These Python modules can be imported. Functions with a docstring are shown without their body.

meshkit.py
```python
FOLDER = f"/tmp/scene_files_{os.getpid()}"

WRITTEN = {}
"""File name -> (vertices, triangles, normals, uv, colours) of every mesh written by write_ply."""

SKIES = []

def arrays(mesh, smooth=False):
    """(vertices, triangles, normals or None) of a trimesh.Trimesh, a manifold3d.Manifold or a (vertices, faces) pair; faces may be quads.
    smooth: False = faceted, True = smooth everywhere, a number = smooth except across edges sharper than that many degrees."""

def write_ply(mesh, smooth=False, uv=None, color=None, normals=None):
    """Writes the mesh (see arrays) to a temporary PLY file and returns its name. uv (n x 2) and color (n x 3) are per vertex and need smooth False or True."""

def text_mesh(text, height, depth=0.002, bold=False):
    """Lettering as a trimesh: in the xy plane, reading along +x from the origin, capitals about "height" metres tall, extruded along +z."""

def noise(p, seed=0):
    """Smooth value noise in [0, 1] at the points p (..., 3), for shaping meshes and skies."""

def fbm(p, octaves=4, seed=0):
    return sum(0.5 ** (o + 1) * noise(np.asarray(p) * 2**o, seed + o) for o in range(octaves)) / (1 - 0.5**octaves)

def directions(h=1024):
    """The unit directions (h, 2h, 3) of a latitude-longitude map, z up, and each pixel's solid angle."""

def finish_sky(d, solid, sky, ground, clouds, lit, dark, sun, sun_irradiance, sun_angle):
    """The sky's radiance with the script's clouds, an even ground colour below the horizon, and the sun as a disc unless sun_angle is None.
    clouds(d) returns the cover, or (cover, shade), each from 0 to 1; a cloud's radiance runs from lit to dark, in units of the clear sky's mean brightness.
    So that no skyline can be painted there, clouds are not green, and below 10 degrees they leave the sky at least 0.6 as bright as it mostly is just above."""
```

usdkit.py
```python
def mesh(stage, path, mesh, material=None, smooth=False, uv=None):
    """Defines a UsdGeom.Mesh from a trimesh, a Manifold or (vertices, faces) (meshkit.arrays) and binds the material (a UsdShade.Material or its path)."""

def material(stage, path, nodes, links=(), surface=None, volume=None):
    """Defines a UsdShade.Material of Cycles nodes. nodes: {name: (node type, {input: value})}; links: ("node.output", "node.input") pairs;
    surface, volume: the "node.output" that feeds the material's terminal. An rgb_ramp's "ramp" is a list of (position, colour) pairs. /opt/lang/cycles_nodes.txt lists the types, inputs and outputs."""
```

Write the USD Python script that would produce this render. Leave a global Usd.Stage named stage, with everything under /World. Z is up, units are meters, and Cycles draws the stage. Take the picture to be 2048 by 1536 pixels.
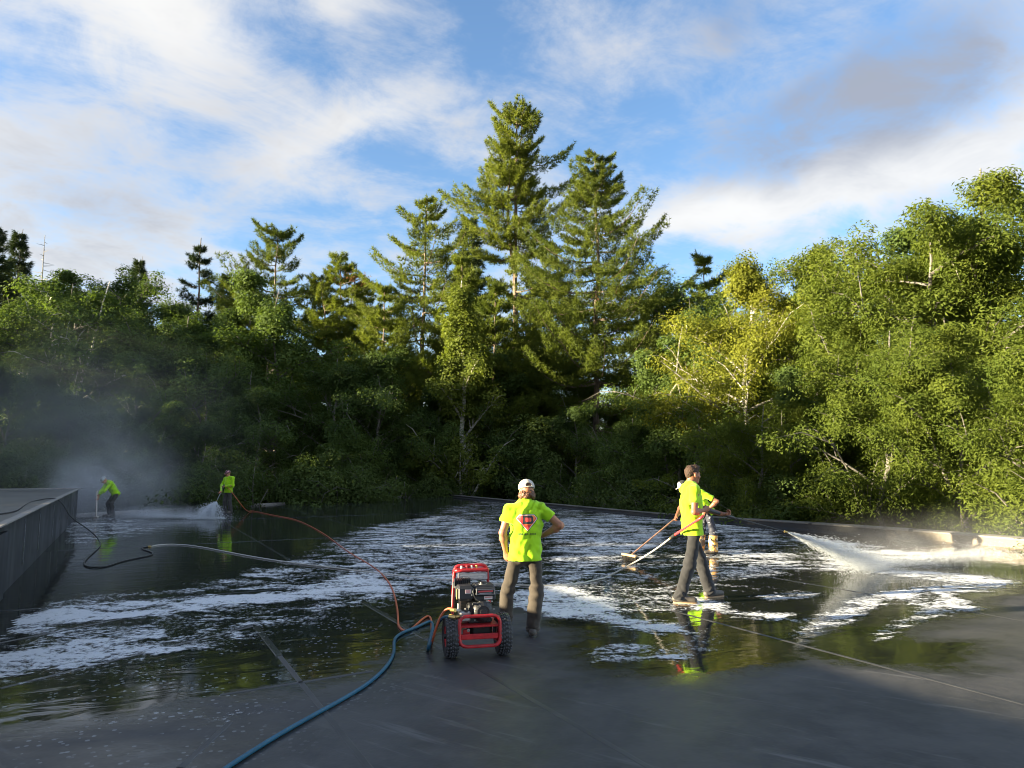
import math, random
import numpy as np, trimesh, usdkit, meshkit
from pxr import Usd, UsdGeom, UsdLux, UsdShade, Gf, Sdf, Vt
from scipy.interpolate import LinearNDInterpolator
from scipy.ndimage import gaussian_filter
import shapely
from shapely.geometry import Polygon, Point, LineString
import manifold3d as m3

random.seed(7)
stage = Usd.Stage.CreateInMemory()
UsdGeom.Xform.Define(stage, '/World'); UsdGeom.Scope.Define(stage, '/World/Looks')
# ------------------------------------------------------------------ camera, sky, sun, exposure
EYE, FPX, PITCH = 1.87, 1420.0, math.atan(164 / 1420)
EXPOSURE = 2.7
SUN_AZ, SUN_EL = math.radians(-103), math.radians(8.2)      # azimuth from +y (view direction) towards +x
SKY_STRENGTH, SUN_INTENSITY = 0.066, 1.25
cam = UsdGeom.Camera.Define(stage, '/World/camera')
cam.CreateFocalLengthAttr(36 * FPX / 2048); cam.CreateHorizontalApertureAttr(36.0); cam.CreateVerticalApertureAttr(27.0)
cam.CreateExposureAttr(EXPOSURE); cam.CreateClippingRangeAttr(Gf.Vec2f(0.05, 20000))
cam.AddTranslateOp().Set(Gf.Vec3d(0, 0, EYE)); cam.AddRotateXOp().Set(90 + math.degrees(PITCH))
SUN = np.array([math.sin(SUN_AZ) * math.cos(SUN_EL), math.cos(SUN_AZ) * math.cos(SUN_EL), math.sin(SUN_EL)])

def ray(px, py):
    a, v = (px - 1024) / FPX, (768 - py) / FPX
    return np.array([a, math.cos(PITCH) - v * math.sin(PITCH), math.sin(PITCH) + v * math.cos(PITCH)])
def on(px, py, z=0.0):                       # where the sight line through a photograph pixel meets the level z
    d = ray(px, py); return np.array([0, 0, EYE]) + d * (z - EYE) / d[2]
def deep(px, py, y):                         # the point of that sight line y metres ahead
    d = ray(px, py); return np.array([0, 0, EYE]) + d * (y / d[1])
def azel(px, py):
    d = ray(px, py); return math.atan2(d[0], d[1]), math.atan2(d[2], math.hypot(d[0], d[1]))

N = {}
for k in ():
    pass
nodes, links = {}, []
nodes['co'] = ('texture_coordinate', {})
nodes['sep'] = ('separate_xyz', {}); links.append(('co.generated', 'sep.vector'))
nodes['zz'] = ('math', dict(math_type='maximum', value2=0.0)); links.append(('sep.z', 'zz.value1'))
nodes['zp'] = ('math', dict(math_type='add', value2=0.16)); links.append(('zz.value', 'zp.value1'))
for c in 'xy':
    nodes['q' + c] = ('math', dict(math_type='divide')); links += [('sep.' + c, f'q{c}.value1'), ('zp.value', f'q{c}.value2')]
nodes['pl'] = ('combine_xyz', {}); links += [('qx.value', 'pl.x'), ('qy.value', 'pl.y')]
# wisps drawn out along one wind direction
nodes['mw'] = ('mapping', dict(mapping_type='texture', rotation=(0, 0, math.radians(38)), scale=(1.45, 0.72, 1.0))); links.append(('pl.vector', 'mw.vector'))
nodes['nw'] = ('noise_texture', dict(scale=1.9, detail=12, roughness=0.62, distortion=0.5)); links.append(('mw.vector', 'nw.vector'))
nodes['nf'] = ('noise_texture', dict(scale=4.6, detail=11, roughness=0.64, distortion=0.35)); links.append(('pl.vector', 'nf.vector'))
nodes['az'] = ('math', dict(math_type='arctan2')); links += [('sep.x', 'az.value1'), ('sep.y', 'az.value2')]
nodes['el'] = ('math', dict(math_type='arcsine')); links.append(('sep.z', 'el.value1'))
nodes['ae'] = ('combine_xyz', {}); links += [('az.value', 'ae.x'), ('el.value', 'ae.y')]
# a slow wobble so that no cloud bank is an ellipse
nodes['wob'] = ('noise_texture', dict(scale=2.6, detail=3)); links.append(('ae.vector', 'wob.vector'))
nodes['wo2'] = ('vector_math', dict(math_type='subtract', vector2=(0.5, 0.5, 0.5))); links.append(('wob.color', 'wo2.vector1'))
nodes['wo3'] = ('vector_math', dict(math_type='multiply', vector2=(0.22, 0.16, 0))); links.append(('wo2.vector', 'wo3.vector1'))
nodes['aw'] = ('vector_math', dict(math_type='add')); links += [('ae.vector', 'aw.vector1'), ('wo3.vector', 'aw.vector2')]
def bank(name, banks, start):
    last = None
    nodes[name + '0'] = ('value', dict(value=start)); last = name + '0.value'
    for i, (px, py, sx, sy, rot, w) in enumerate(banks):
        a, e = azel(px, py)
        nodes[f'{name}m{i}'] = ('mapping', dict(mapping_type='texture', location=(a, e, 0), rotation=(0, 0, math.radians(rot)), scale=(sx / FPX, sy / FPX, 1)))
        nodes[f'{name}g{i}'] = ('gradient_texture', dict(gradient_type='quadratic_sphere'))
        nodes[f'{name}a{i}'] = ('math', dict(math_type='multiply_add', value2=w))
        links.extend([('aw.vector', f'{name}m{i}.vector'), (f'{name}m{i}.vector', f'{name}g{i}.vector'), (f'{name}g{i}.fac', f'{name}a{i}.value1'), (last, f'{name}a{i}.value3')])
        last = f'{name}a{i}.value'
    return last
cover = bank('c', [(280, 60, 470, 260, -25, 0.8), (60, 400, 640, 260, -10, 0.62), (720, 250, 500, 140, 28, 0.6), (560, 340, 330, 150, 35, 0.25), (1480, 430, 640, 95, 5, 0.85), (1900, 330, 620, 120, 16, 0.75),
                   (1400, 60, 170, 150, 40, 0.36), (1680, 230, 430, 190, 20, 0.47), (640, 10, 230, 90, 5, 0.5), (1930, 120, 420, 200, 20, 0.45), (1120, 60, 260, 110, 30, 0.2), (-900, 300, 1500, 800, 0, 0.40), (1130, 330, 300, 160, 0, -0.25), (1250, 250, 500, 170, 10, -0.2)], 0.15)
for i, (a, e, sa, se, w) in enumerate(((2.2, 0.5, 1.3, 0.7, 0.55), (-2.3, 0.45, 1.2, 0.6, 0.5), (3.14, 0.9, 1.5, 0.5, 0.5), (1.3, 0.8, 0.8, 0.5, 0.45), (-3.0, 0.2, 1.4, 0.3, 0.4))):   # the same broken cloud goes on all round
    nodes[f'rm{i}'] = ('mapping', dict(mapping_type='texture', location=(a, e, 0), scale=(sa, se, 1))); nodes[f'rg{i}'] = ('gradient_texture', dict(gradient_type='quadratic_sphere')); nodes[f'ra{i}'] = ('math', dict(math_type='multiply_add', value2=w))
    links.extend([('aw.vector', f'rm{i}.vector'), (f'rm{i}.vector', f'rg{i}.vector'), (f'rg{i}.fac', f'ra{i}.value1'), (cover, f'ra{i}.value3')]); cover = f'ra{i}.value'
nodes['t1'] = ('math', dict(math_type='multiply_add', value2=1.55)); links += [('nw.fac', 't1.value1'), (cover, 't1.value3')]
nodes['t2'] = ('math', dict(math_type='multiply_add', value2=1.75)); links += [('nf.fac', 't2.value1'), ('t1.value', 't2.value3')]
nodes['cv'] = ('map_range', dict(range_type='smoothstep', from_min=1.54, from_max=2.52, to_min=0.0, to_max=0.90, clamp=True)); links.append(('t2.value', 'cv.value'))
shade = bank('s', [(1620, 250, 430, 190, 10, 1.0), (1850, 170, 330, 190, 25, 0.8), (1420, 40, 200, 160, 40, 0.45), (180, 400, 600, 300, 0, 0.28), (-700, 500, 700, 400, 0, -0.2), (1500, 430, 700, 80, 5, -0.3), (250, 30, 300, 200, 0, -0.2)], 0.16)
nodes['t3'] = ('math', dict(math_type='multiply_add', value2=0.7)); links += [('nf.fac', 't3.value1'), (shade, 't3.value3')]
nodes['sh'] = ('map_range', dict(range_type='smoothstep', from_min=0.25, from_max=1.15, clamp=True)); links.append(('t3.value', 'sh.value'))
nodes['cc'] = ('mix', dict(color1=(2.45, 2.4, 2.3), color2=(0.98, 1.04, 1.22))); links.append(('sh.result', 'cc.fac'))
nodes['sky'] = ('sky_texture', dict(sky_type='single_scattering', sun_disc=False, sun_elevation=SUN_EL, sun_rotation=SUN_AZ, altitude=150.0, air_density=1.0, aerosol_density=0.5, ozone_density=5.0))
nodes['tint'] = ('mix', dict(mix_type='multiply', fac=1.0, color2=(2.05, 1.30, 0.99))); links.append(('sky.color', 'tint.color1'))
nodes['mix'] = ('mix', {}); links += [('cv.result', 'mix.fac'), ('tint.color', 'mix.color1'), ('cc.color', 'mix.color2')]
nodes['bg'] = ('background_shader', dict(strength=SKY_STRENGTH)); links.append(('mix.color', 'bg.color'))
dome = UsdLux.DomeLight.Define(stage, '/World/sky')
UsdShade.MaterialBindingAPI.Apply(dome.GetPrim()).Bind(usdkit.material(stage, '/World/Looks/sky', nodes, links, surface='bg.background'))
dome.GetPrim().SetCustomDataByKey('kind', 'structure')
sun = UsdLux.DistantLight.Define(stage, '/World/sun')
sun.CreateNormalizeAttr(True); sun.CreateIntensityAttr(SUN_INTENSITY); sun.CreateAngleAttr(0.53); sun.CreateColorAttr(Gf.Vec3f(1.0, 0.86, 0.58))
zaxis = Gf.Vec3d(*map(float, SUN)); q = Gf.Rotation(Gf.Vec3d(0, 0, 1), zaxis)
sun.AddTransformOp().Set(Gf.Matrix4d(q, Gf.Vec3d(0, 0, 0)))
# ------------------------------------------------------------------ helpers
_taken = {}
def numbered(parent, name):
    k = (str(parent), name); n = _taken.get(k, 0); _taken[k] = n + 1
    return name if n == 0 else f'{name}_{n:03d}'
def tag(p, label=None, cat=None, group=None, kind=None):
    for k, v in (('label', label), ('category', cat), ('group', group), ('kind', kind)):
        if v: p.SetCustomDataByKey(k, v)
    return p
def place(x, loc=(0, 0, 0), rotz=0.0, scale=1.0):
    xf = UsdGeom.Xformable(x)
    xf.AddTranslateOp().Set(Gf.Vec3d(*map(float, loc))); xf.AddRotateZOp().Set(float(math.degrees(rotz))); xf.AddScaleOp().Set(Gf.Vec3f(float(scale), float(scale), float(scale)))
def thing(name, label, cat, loc=(0, 0, 0), rotz=0.0, scale=1.0, group=None, kind=None):
    x = UsdGeom.Xform.Define(stage, '/World/' + numbered('/World', name)); place(x, loc, rotz, scale)
    return tag(x.GetPrim(), label, cat, group, kind)
def obj(name, mesh, mat, parent=None, smooth=False, label=None, kind=None):
    base = parent.GetPath() if parent else '/World'
    m = usdkit.mesh(stage, f'{base}/{numbered(base, name)}', mesh, mat, smooth=smooth)
    return tag(m.GetPrim(), label, None, None, kind)
def solo(name, mesh, mat, label=None, cat=None, group=None, kind=None, smooth=False):
    return tag(obj(name, mesh, mat, None, smooth), label, cat, group, kind)
def dup(root, label, loc, rotz=0.0, scale=1.0, group=None, name=None):
    was = root.GetCustomData()
    r = thing(name or root.GetName().rstrip('0123456789').rstrip('_'), label, was['category'], loc, rotz, scale, group or was.get('group'))
    r.GetReferences().AddInternalReference(root.GetPath()); r.SetInstanceable(True)
    return r
def join(parts):
    vs, fs, n = [], [], 0
    for p in parts:
        v, f, _ = meshkit.arrays(p)
        vs.append(v); fs.append(f + n); n += len(v)
    return np.vstack(vs), np.vstack(fs)
def unit(v):
    v = np.asarray(v, float); return v / np.maximum(np.linalg.norm(v, axis=-1, keepdims=True), 1e-12)
def move(mesh, M):
    v, f, _ = meshkit.arrays(mesh); M = np.asarray(M, float); return v @ M[:3, :3].T + M[:3, 3], f
def rot(axis, deg):
    return trimesh.transformations.rotation_matrix(math.radians(deg), axis)
def shift(mesh, t):
    v, f, _ = meshkit.arrays(mesh); return v + np.asarray(t, float), f
def cbox(size, c=(0, 0, 0), r=0.006):                      # a box with chamfered edges
    h = np.asarray(size, float) / 2; r = min(r, h.min() * 0.45)
    pts = [np.array(s) * (h - r * (1 - np.eye(3)[k])) for s in np.array(np.meshgrid((-1, 1), (-1, 1), (-1, 1))).T.reshape(-1, 3) for k in range(3)]
    m = trimesh.convex.convex_hull(np.array(pts)); return np.array(m.vertices) + c, np.array(m.faces)
def tube(pts, r, sides=8, cap=True, flat=1.0):
    pts = np.asarray(pts, float); n = len(pts); r = np.broadcast_to(np.asarray(r, float), (n,))
    t = unit(np.gradient(pts, axis=0)); up = np.array([0, 0, 1.0]) if abs(t[0][2]) < 0.9 else np.array([1.0, 0, 0])
    u = unit(np.cross(t[0], up)); us = []
    for k in range(n):
        u = unit(u - t[k] * np.dot(u, t[k])); us.append(u)
    us = np.array(us); ws = np.cross(t, us); a = np.arange(sides) * 2 * math.pi / sides
    v = (pts[:, None] + r[:, None, None] * (np.cos(a)[None, :, None] * us[:, None] + flat * np.sin(a)[None, :, None] * ws[:, None])).reshape(-1, 3)
    i = np.arange(n - 1)[:, None] * sides; j = np.arange(sides)[None]; j2 = (j + 1) % sides
    f = np.concatenate([np.stack([i + j, i + sides + j, i + j2], -1).reshape(-1, 3), np.stack([i + j2, i + sides + j, i + sides + j2], -1).reshape(-1, 3)])
    f = f[:, ::-1]
    if cap:
        v = np.vstack([v, pts[:1], pts[-1:]]); e = np.arange(sides); o = (n - 1) * sides
        f = np.vstack([f, np.stack([np.full(sides, n * sides), (e + 1) % sides, e], 1), np.stack([np.full(sides, n * sides + 1), o + e, o + (e + 1) % sides], 1)])
    return v, f
def spline(pts, n=60):
    from scipy.interpolate import CubicSpline
    pts = np.asarray(pts, float); s = np.concatenate([[0], np.cumsum(np.linalg.norm(np.diff(pts, axis=0), axis=1) ** 0.5)])
    return CubicSpline(s, pts)(np.linspace(0, s[-1], n))
def fillet(pts, r, k=5, closed=False):                     # a polyline with rounded corners (for bent tube frames)
    pts = [np.asarray(p, float) for p in pts]; out = []
    idx = range(len(pts)) if closed else range(1, len(pts) - 1)
    if not closed: out.append(pts[0])
    for i in idx:
        a, b, c = pts[i - 1], pts[i], pts[(i + 1) % len(pts)]
        p, q = b + unit(a - b) * min(r, np.linalg.norm(a - b) / 2), b + unit(c - b) * min(r, np.linalg.norm(c - b) / 2)
        for t in np.linspace(0, 1, k): out.append((1 - t) ** 2 * p + 2 * t * (1 - t) * b + t * t * q)
    if not closed: out.append(pts[-1])
    else: out.append(out[0])
    return np.array(out)
def cyl(a, b, r, sides=20, r2=None):
    return tube(np.array([a, b], float), [r, r if r2 is None else r2], sides)
def lathe(profile, sides=32, axis='z'):
    m = trimesh.creation.revolve(np.asarray(profile, float), sections=sides); v, f = np.array(m.vertices), np.array(m.faces)
    if axis == 'x': v = v[:, [2, 0, 1]]
    if axis == 'y': v = v[:, [1, 2, 0]]
    return v, f
def slab(poly, z0, z1):
    m = trimesh.creation.extrude_polygon(poly, z1 - z0, engine='earcut'); return np.array(m.vertices) + [0, 0, z0], np.array(m.faces)

def mat(name, color, rough=0.5, spec=0.5, metal=0.0, noise=None, bump=None, **kw):
    """noise = (scale, amount): tone varies; bump = (scale, distance)."""
    n = {'p': ('principled_bsdf', dict(base_color=color, roughness=rough, specular_ior_level=spec, metallic=metal, **kw))}; l = []
    if noise or bump: n['g'] = ('texture_coordinate', {})
    if noise:
        n['n'] = ('noise_texture', dict(scale=noise[0], detail=6, roughness=0.6)); l.append(('g.object', 'n.vector'))
        c = np.asarray(color, float); n['r'] = ('rgb_ramp', {'ramp': [(0.25, c * (1 - noise[1])), (0.75, np.minimum(c * (1 + noise[1]), 1))]}); l += [('n.fac', 'r.fac'), ('r.color', 'p.base_color')]
    if bump:
        n['nb'] = ('noise_texture', dict(scale=bump[0], detail=5, roughness=0.6)); n['b'] = ('bump', dict(strength=0.6, distance=bump[1])); l += [('g.object', 'nb.vector'), ('nb.fac', 'b.height'), ('b.normal', 'p.normal')]
    return usdkit.material(stage, '/World/Looks/' + name, n, l, surface='p.BSDF')

# smooth solids: signed distances blended on a grid, then a surface net (one continuous skin)
class Solid:
    def __init__(s): s.ops = []
    def cone(s, a, b, ra, rb, k=0.02, flat=None, neg=False):   # flat = (axis, factor): squeezed along that axis
        s.ops.append(('c', np.array(a, float), np.array(b, float), ra, rb, k, flat, neg)); return s
    def ball(s, c, r, k=0.02, neg=False, R=None):              # ellipsoid with radii r, optional 3x3 rotation
        s.ops.append(('e', np.array(c, float), np.broadcast_to(np.asarray(r, float), (3,)).copy(), None, None, k, R, neg)); return s
    def cut(s, p, n, near=None):                               # keeps the side that n points away from; near = (centre, radius) limits it
        s.ops.append(('p', np.array(p, float), unit(n), None, None, 0, near, False)); return s
    def warp(s, fn): s.ops.append(('w', fn)); return s
    def mesh(s, h, pad=0.03):
        lo, hi = np.full(3, 1e9), np.full(3, -1e9)
        for o in s.ops:
            if o[0] == 'c' and not o[7]:
                m = max(o[3], o[4]) * (max(1, o[6][1]) if o[6] else 1)
                lo = np.minimum(lo, np.minimum(o[1], o[2]) - m); hi = np.maximum(hi, np.maximum(o[1], o[2]) + m)
            if o[0] == 'e' and not o[7]: lo = np.minimum(lo, o[1] - o[2].max()); hi = np.maximum(hi, o[1] + o[2].max())
        lo -= pad; hi += pad; n = np.ceil((hi - lo) / h).astype(int) + 1
        ax = [lo[k] + np.arange(n[k]) * h for k in range(3)]; D = np.full(n, 1.0, np.float32)
        for o in s.ops:
            if o[0] == 'w':
                near = np.abs(D) < 0.05; idx = np.nonzero(near)
                P = np.stack([ax[k][idx[k]] for k in range(3)], 1); D[idx] += o[1](P).astype(np.float32); continue
            if o[0] == 'p':
                X, Y, Z = np.meshgrid(*ax, indexing='ij', sparse=True)
                d = (X - o[1][0]) * o[2][0] + (Y - o[1][1]) * o[2][1] + (Z - o[1][2]) * o[2][2]
                if o[6] is not None:
                    c, r = o[6]; inside = (X - c[0]) ** 2 + (Y - c[1]) ** 2 + (Z - c[2]) ** 2 < r * r
                    D = np.where(inside, np.maximum(D, d), D).astype(np.float32)
                else: D = np.maximum(D, d).astype(np.float32)
                continue
            k = o[5]
            if o[0] == 'c':
                m = max(o[3], o[4]) * (max(1, o[6][1]) if o[6] else 1) + k + 0.05; b0, b1 = np.minimum(o[1], o[2]) - m, np.maximum(o[1], o[2]) + m
            else: m = o[2].max() + k + 0.05; b0, b1 = o[1] - m, o[1] + m
            i0 = np.clip(((b0 - lo) / h).astype(int), 0, n); i1 = np.clip(((b1 - lo) / h).astype(int) + 2, 0, n)
            sl = tuple(slice(a, b) for a, b in zip(i0, i1))
            P = np.stack(np.meshgrid(*[ax[q][sl[q]] for q in range(3)], indexing='ij'), -1)
            if P.size == 0: continue
            if o[0] == 'c':
                ba = o[2] - o[1]; t = np.clip(((P - o[1]) @ ba) / max(ba @ ba, 1e-12), 0, 1); w = P - o[1] - t[..., None] * ba
                if o[6]:
                    nx = unit(o[6][0]); nx = unit(nx - unit(ba) * (nx @ unit(ba))) if ba @ ba > 1e-9 else nx
                    w = w + nx * ((w @ nx) * (1 / o[6][1] - 1))[..., None]
                d = np.linalg.norm(w, axis=-1) - (o[3] + (o[4] - o[3]) * t)
            else:
                w = P - o[1]
                if o[6] is not None: w = w @ np.asarray(o[6])
                q = np.linalg.norm(w / o[2], axis=-1); d = q * (q - 1) / np.maximum(np.linalg.norm(w / o[2] ** 2, axis=-1), 1e-6)
            A = D[sl]
            if o[7]:
                d = -d; hh = np.maximum(k - np.abs(A - d), 0) / k; D[sl] = np.maximum(A, d) + hh * hh * k / 4
            else:
                hh = np.maximum(k - np.abs(A - d), 0) / k; D[sl] = np.minimum(A, d) - hh * hh * k / 4
        return net(D, lo, h)
def net(D, lo, h):
    I = D < 0; n = np.array(D.shape)
    c = np.zeros(n - 1, int)
    for a, b, d in np.ndindex(2, 2, 2): c += I[a:n[0] - 1 + a, b:n[1] - 1 + b, d:n[2] - 1 + d]
    act = (c > 0) & (c < 8); idx = np.argwhere(act); num = np.full(n - 1, -1); num[act] = np.arange(len(idx))
    acc, cnt = np.zeros((len(idx), 3)), np.zeros(len(idx))
    cor = list(np.ndindex(2, 2, 2)); val = {q: D[idx[:, 0] + q[0], idx[:, 1] + q[1], idx[:, 2] + q[2]] for q in cor}
    for p in cor:
        for k in range(3):
            if p[k] == 0:
                q = tuple(p[j] + (j == k) for j in range(3)); a, b = val[p], val[q]; x = (a < 0) != (b < 0)
                t = np.where(x, a / np.where(x, a - b, 1), 0); e = np.array(p, float)[None] + t[:, None] * np.eye(3)[k]
                acc[x] += e[x]; cnt[x] += 1
    V = lo + h * (idx + acc / cnt[:, None]); F = []
    for k in range(3):
        u, w = (k + 1) % 3, (k + 2) % 3; sh = np.eye(3, dtype=int)
        a = tuple(slice(1, n[j] - 1) if j != k else slice(0, n[j] - 1) for j in range(3)); b = tuple(slice(1, n[j] - 1) if j != k else slice(1, n[j]) for j in range(3))
        x = I[a] != I[b]; e = np.argwhere(x); off = np.array([1 if j != k else 0 for j in range(3)]); e = e + off
        g = lambda d: num[tuple((e - d).T)]
        quad = np.stack([g(sh[u] + sh[w]), g(sh[w]), g(0 * sh[u]), g(sh[u])], 1)
        flip = ~I[tuple(e.T)]; quad[flip] = quad[flip][:, ::-1]; F.append(quad)
    F = np.vstack(F); F = F[(F >= 0).all(1)]
    return V, np.vstack([F[:, [0, 1, 2]], F[:, [0, 2, 3]]])
def relax(mesh, it=3, lam=0.5):
    v, f = mesh; import scipy.sparse as sp
    e = np.vstack([f[:, [0, 1]], f[:, [1, 2]], f[:, [2, 0]]]); A = sp.coo_matrix((np.ones(len(e)), (e[:, 0], e[:, 1])), (len(v), len(v))).tocsr(); A = ((A + A.T) > 0).astype(float)
    dg = np.asarray(A.sum(1)).ravel()
    for k in range(it * 2): v = v + (lam if k % 2 == 0 else -lam * 1.03) * (A @ v / dg[:, None] - v)
    return v, f
# ------------------------------------------------------------------ the setting: terrain, roof, parapet, raised roof block
E1, E2 = np.array([-0.474, 0.8806]), np.array([0.8806, 0.474])          # along and across the roof's right edge
CORNER = np.array([-4.97, 45.8]); LEFT = np.array([-17.5, 25.5])
GROUND = -4.5
def terrain(x, y):
    x, y = np.asarray(x, float), np.asarray(y, float)
    u = -0.62 * x + 0.78 * y
    s = np.clip((u - 48) / 95, 0, 1); s = s * s * (3 - 2 * s)
    s2 = np.clip((-x - 22) / 40, 0, 1) * np.clip((y - 8) / 30, 0, 1)
    return GROUND + 13.0 * s + 4.0 * s2 + 0.5 * (meshkit.fbm(np.stack([x / 9, y / 9, 0 * x], -1), 3) - 0.5)
gx = np.concatenate([np.linspace(-2500, -150, 14), np.linspace(-140, 140, 90), np.linspace(150, 2500, 14)])
gy = np.concatenate([np.linspace(-2500, -90, 14), np.linspace(-80, 200, 90), np.linspace(210, 3000, 14)])
GX, GY = np.meshgrid(gx, gy, indexing='ij'); V = np.stack([GX, GY, terrain(GX, GY)], -1).reshape(-1, 3)
i = np.arange(len(gx) - 1)[:, None] * len(gy) + np.arange(len(gy) - 1)[None]; Q = np.stack([i, i + len(gy), i + len(gy) + 1, i + 1], -1).reshape(-1, 4)
M_soil = mat('forest_soil', (0.035, 0.036, 0.016), 0.95, 0.2, noise=(0.6, 0.5), bump=(4, 0.1))
tag(obj('ground', (V, Q), M_soil, smooth=True), 'dark leaf-covered forest ground rising behind the building', None, None, 'structure')

# roof membrane: one sheet, edge lines shared with the parapets
fe = LEFT - CORNER
us = np.concatenate([np.linspace(0, 22, 150), np.linspace(22.4, 40, 20)[1:]])
def vfar(u):                                               # how far along E1 the far edge lies, for u metres left of the right edge
    t = np.minimum(u / -(fe @ E2), 1.0); return t * (fe @ E1)
vv = np.concatenate([-np.linspace(0, 34, 200), -np.linspace(34.2, 66, 190)])
UU, VV = np.meshgrid(us, np.linspace(0, 1, len(vv)), indexing='ij')
v0 = vfar(UU); vend = -66.0; step = np.linspace(0, 1, len(vv)) ** 0.85
VV = v0 + (vend - v0) * step[None]
XY = CORNER + (-UU)[..., None] * E2 + VV[..., None] * E1
RP = np.concatenate([XY, np.zeros(XY.shape[:2] + (1,))], -1).reshape(-1, 3)
nr = XY.shape[1]; i = np.arange(len(us) - 1)[:, None] * nr + np.arange(nr - 1)[None]; RQ = np.stack([i, i + 1, i + nr + 1, i + nr], -1).reshape(-1, 4)

def poly_px(pts): return Polygon([on(*p)[:2] for p in pts])
def soft(poly, P, w):                                      # 1 inside, falling to 0 over w metres outside
    pts = shapely.points(P[:, 0], P[:, 1]); d = shapely.distance(poly, pts); ins = shapely.boundary(poly); di = shapely.distance(ins, pts)
    sd = np.where(d > 0, d, -di); return np.clip(0.5 - sd / w, 0, 1)
WET = [poly_px([(-300, 1480), (150, 1440), (400, 1405), (560, 1372), (790, 1310), (890, 1236), (1000, 1195), (1090, 1225), (1190, 1262), (1165, 1310), (1200, 1338), (1330, 1345), (1440, 1345), (1490, 1328), (1600, 1302), (1700, 1318),
                (1900, 1330), (1935, 1292), (1850, 1285), (1760, 1262), (1930, 1225), (1960, 1195), (2050, 1168), (2400, 1160), (2600, 1050), (1500, 1000), (870, 985), (300, 1010), (-400, 1010), (-2000, 1200)])]
SHEEN = poly_px([(-900, 1500), (0, 1536), (330, 1536), (520, 1440), (700, 1370), (860, 1260), (700, 1200), (0, 1250), (-900, 1300)])
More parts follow.
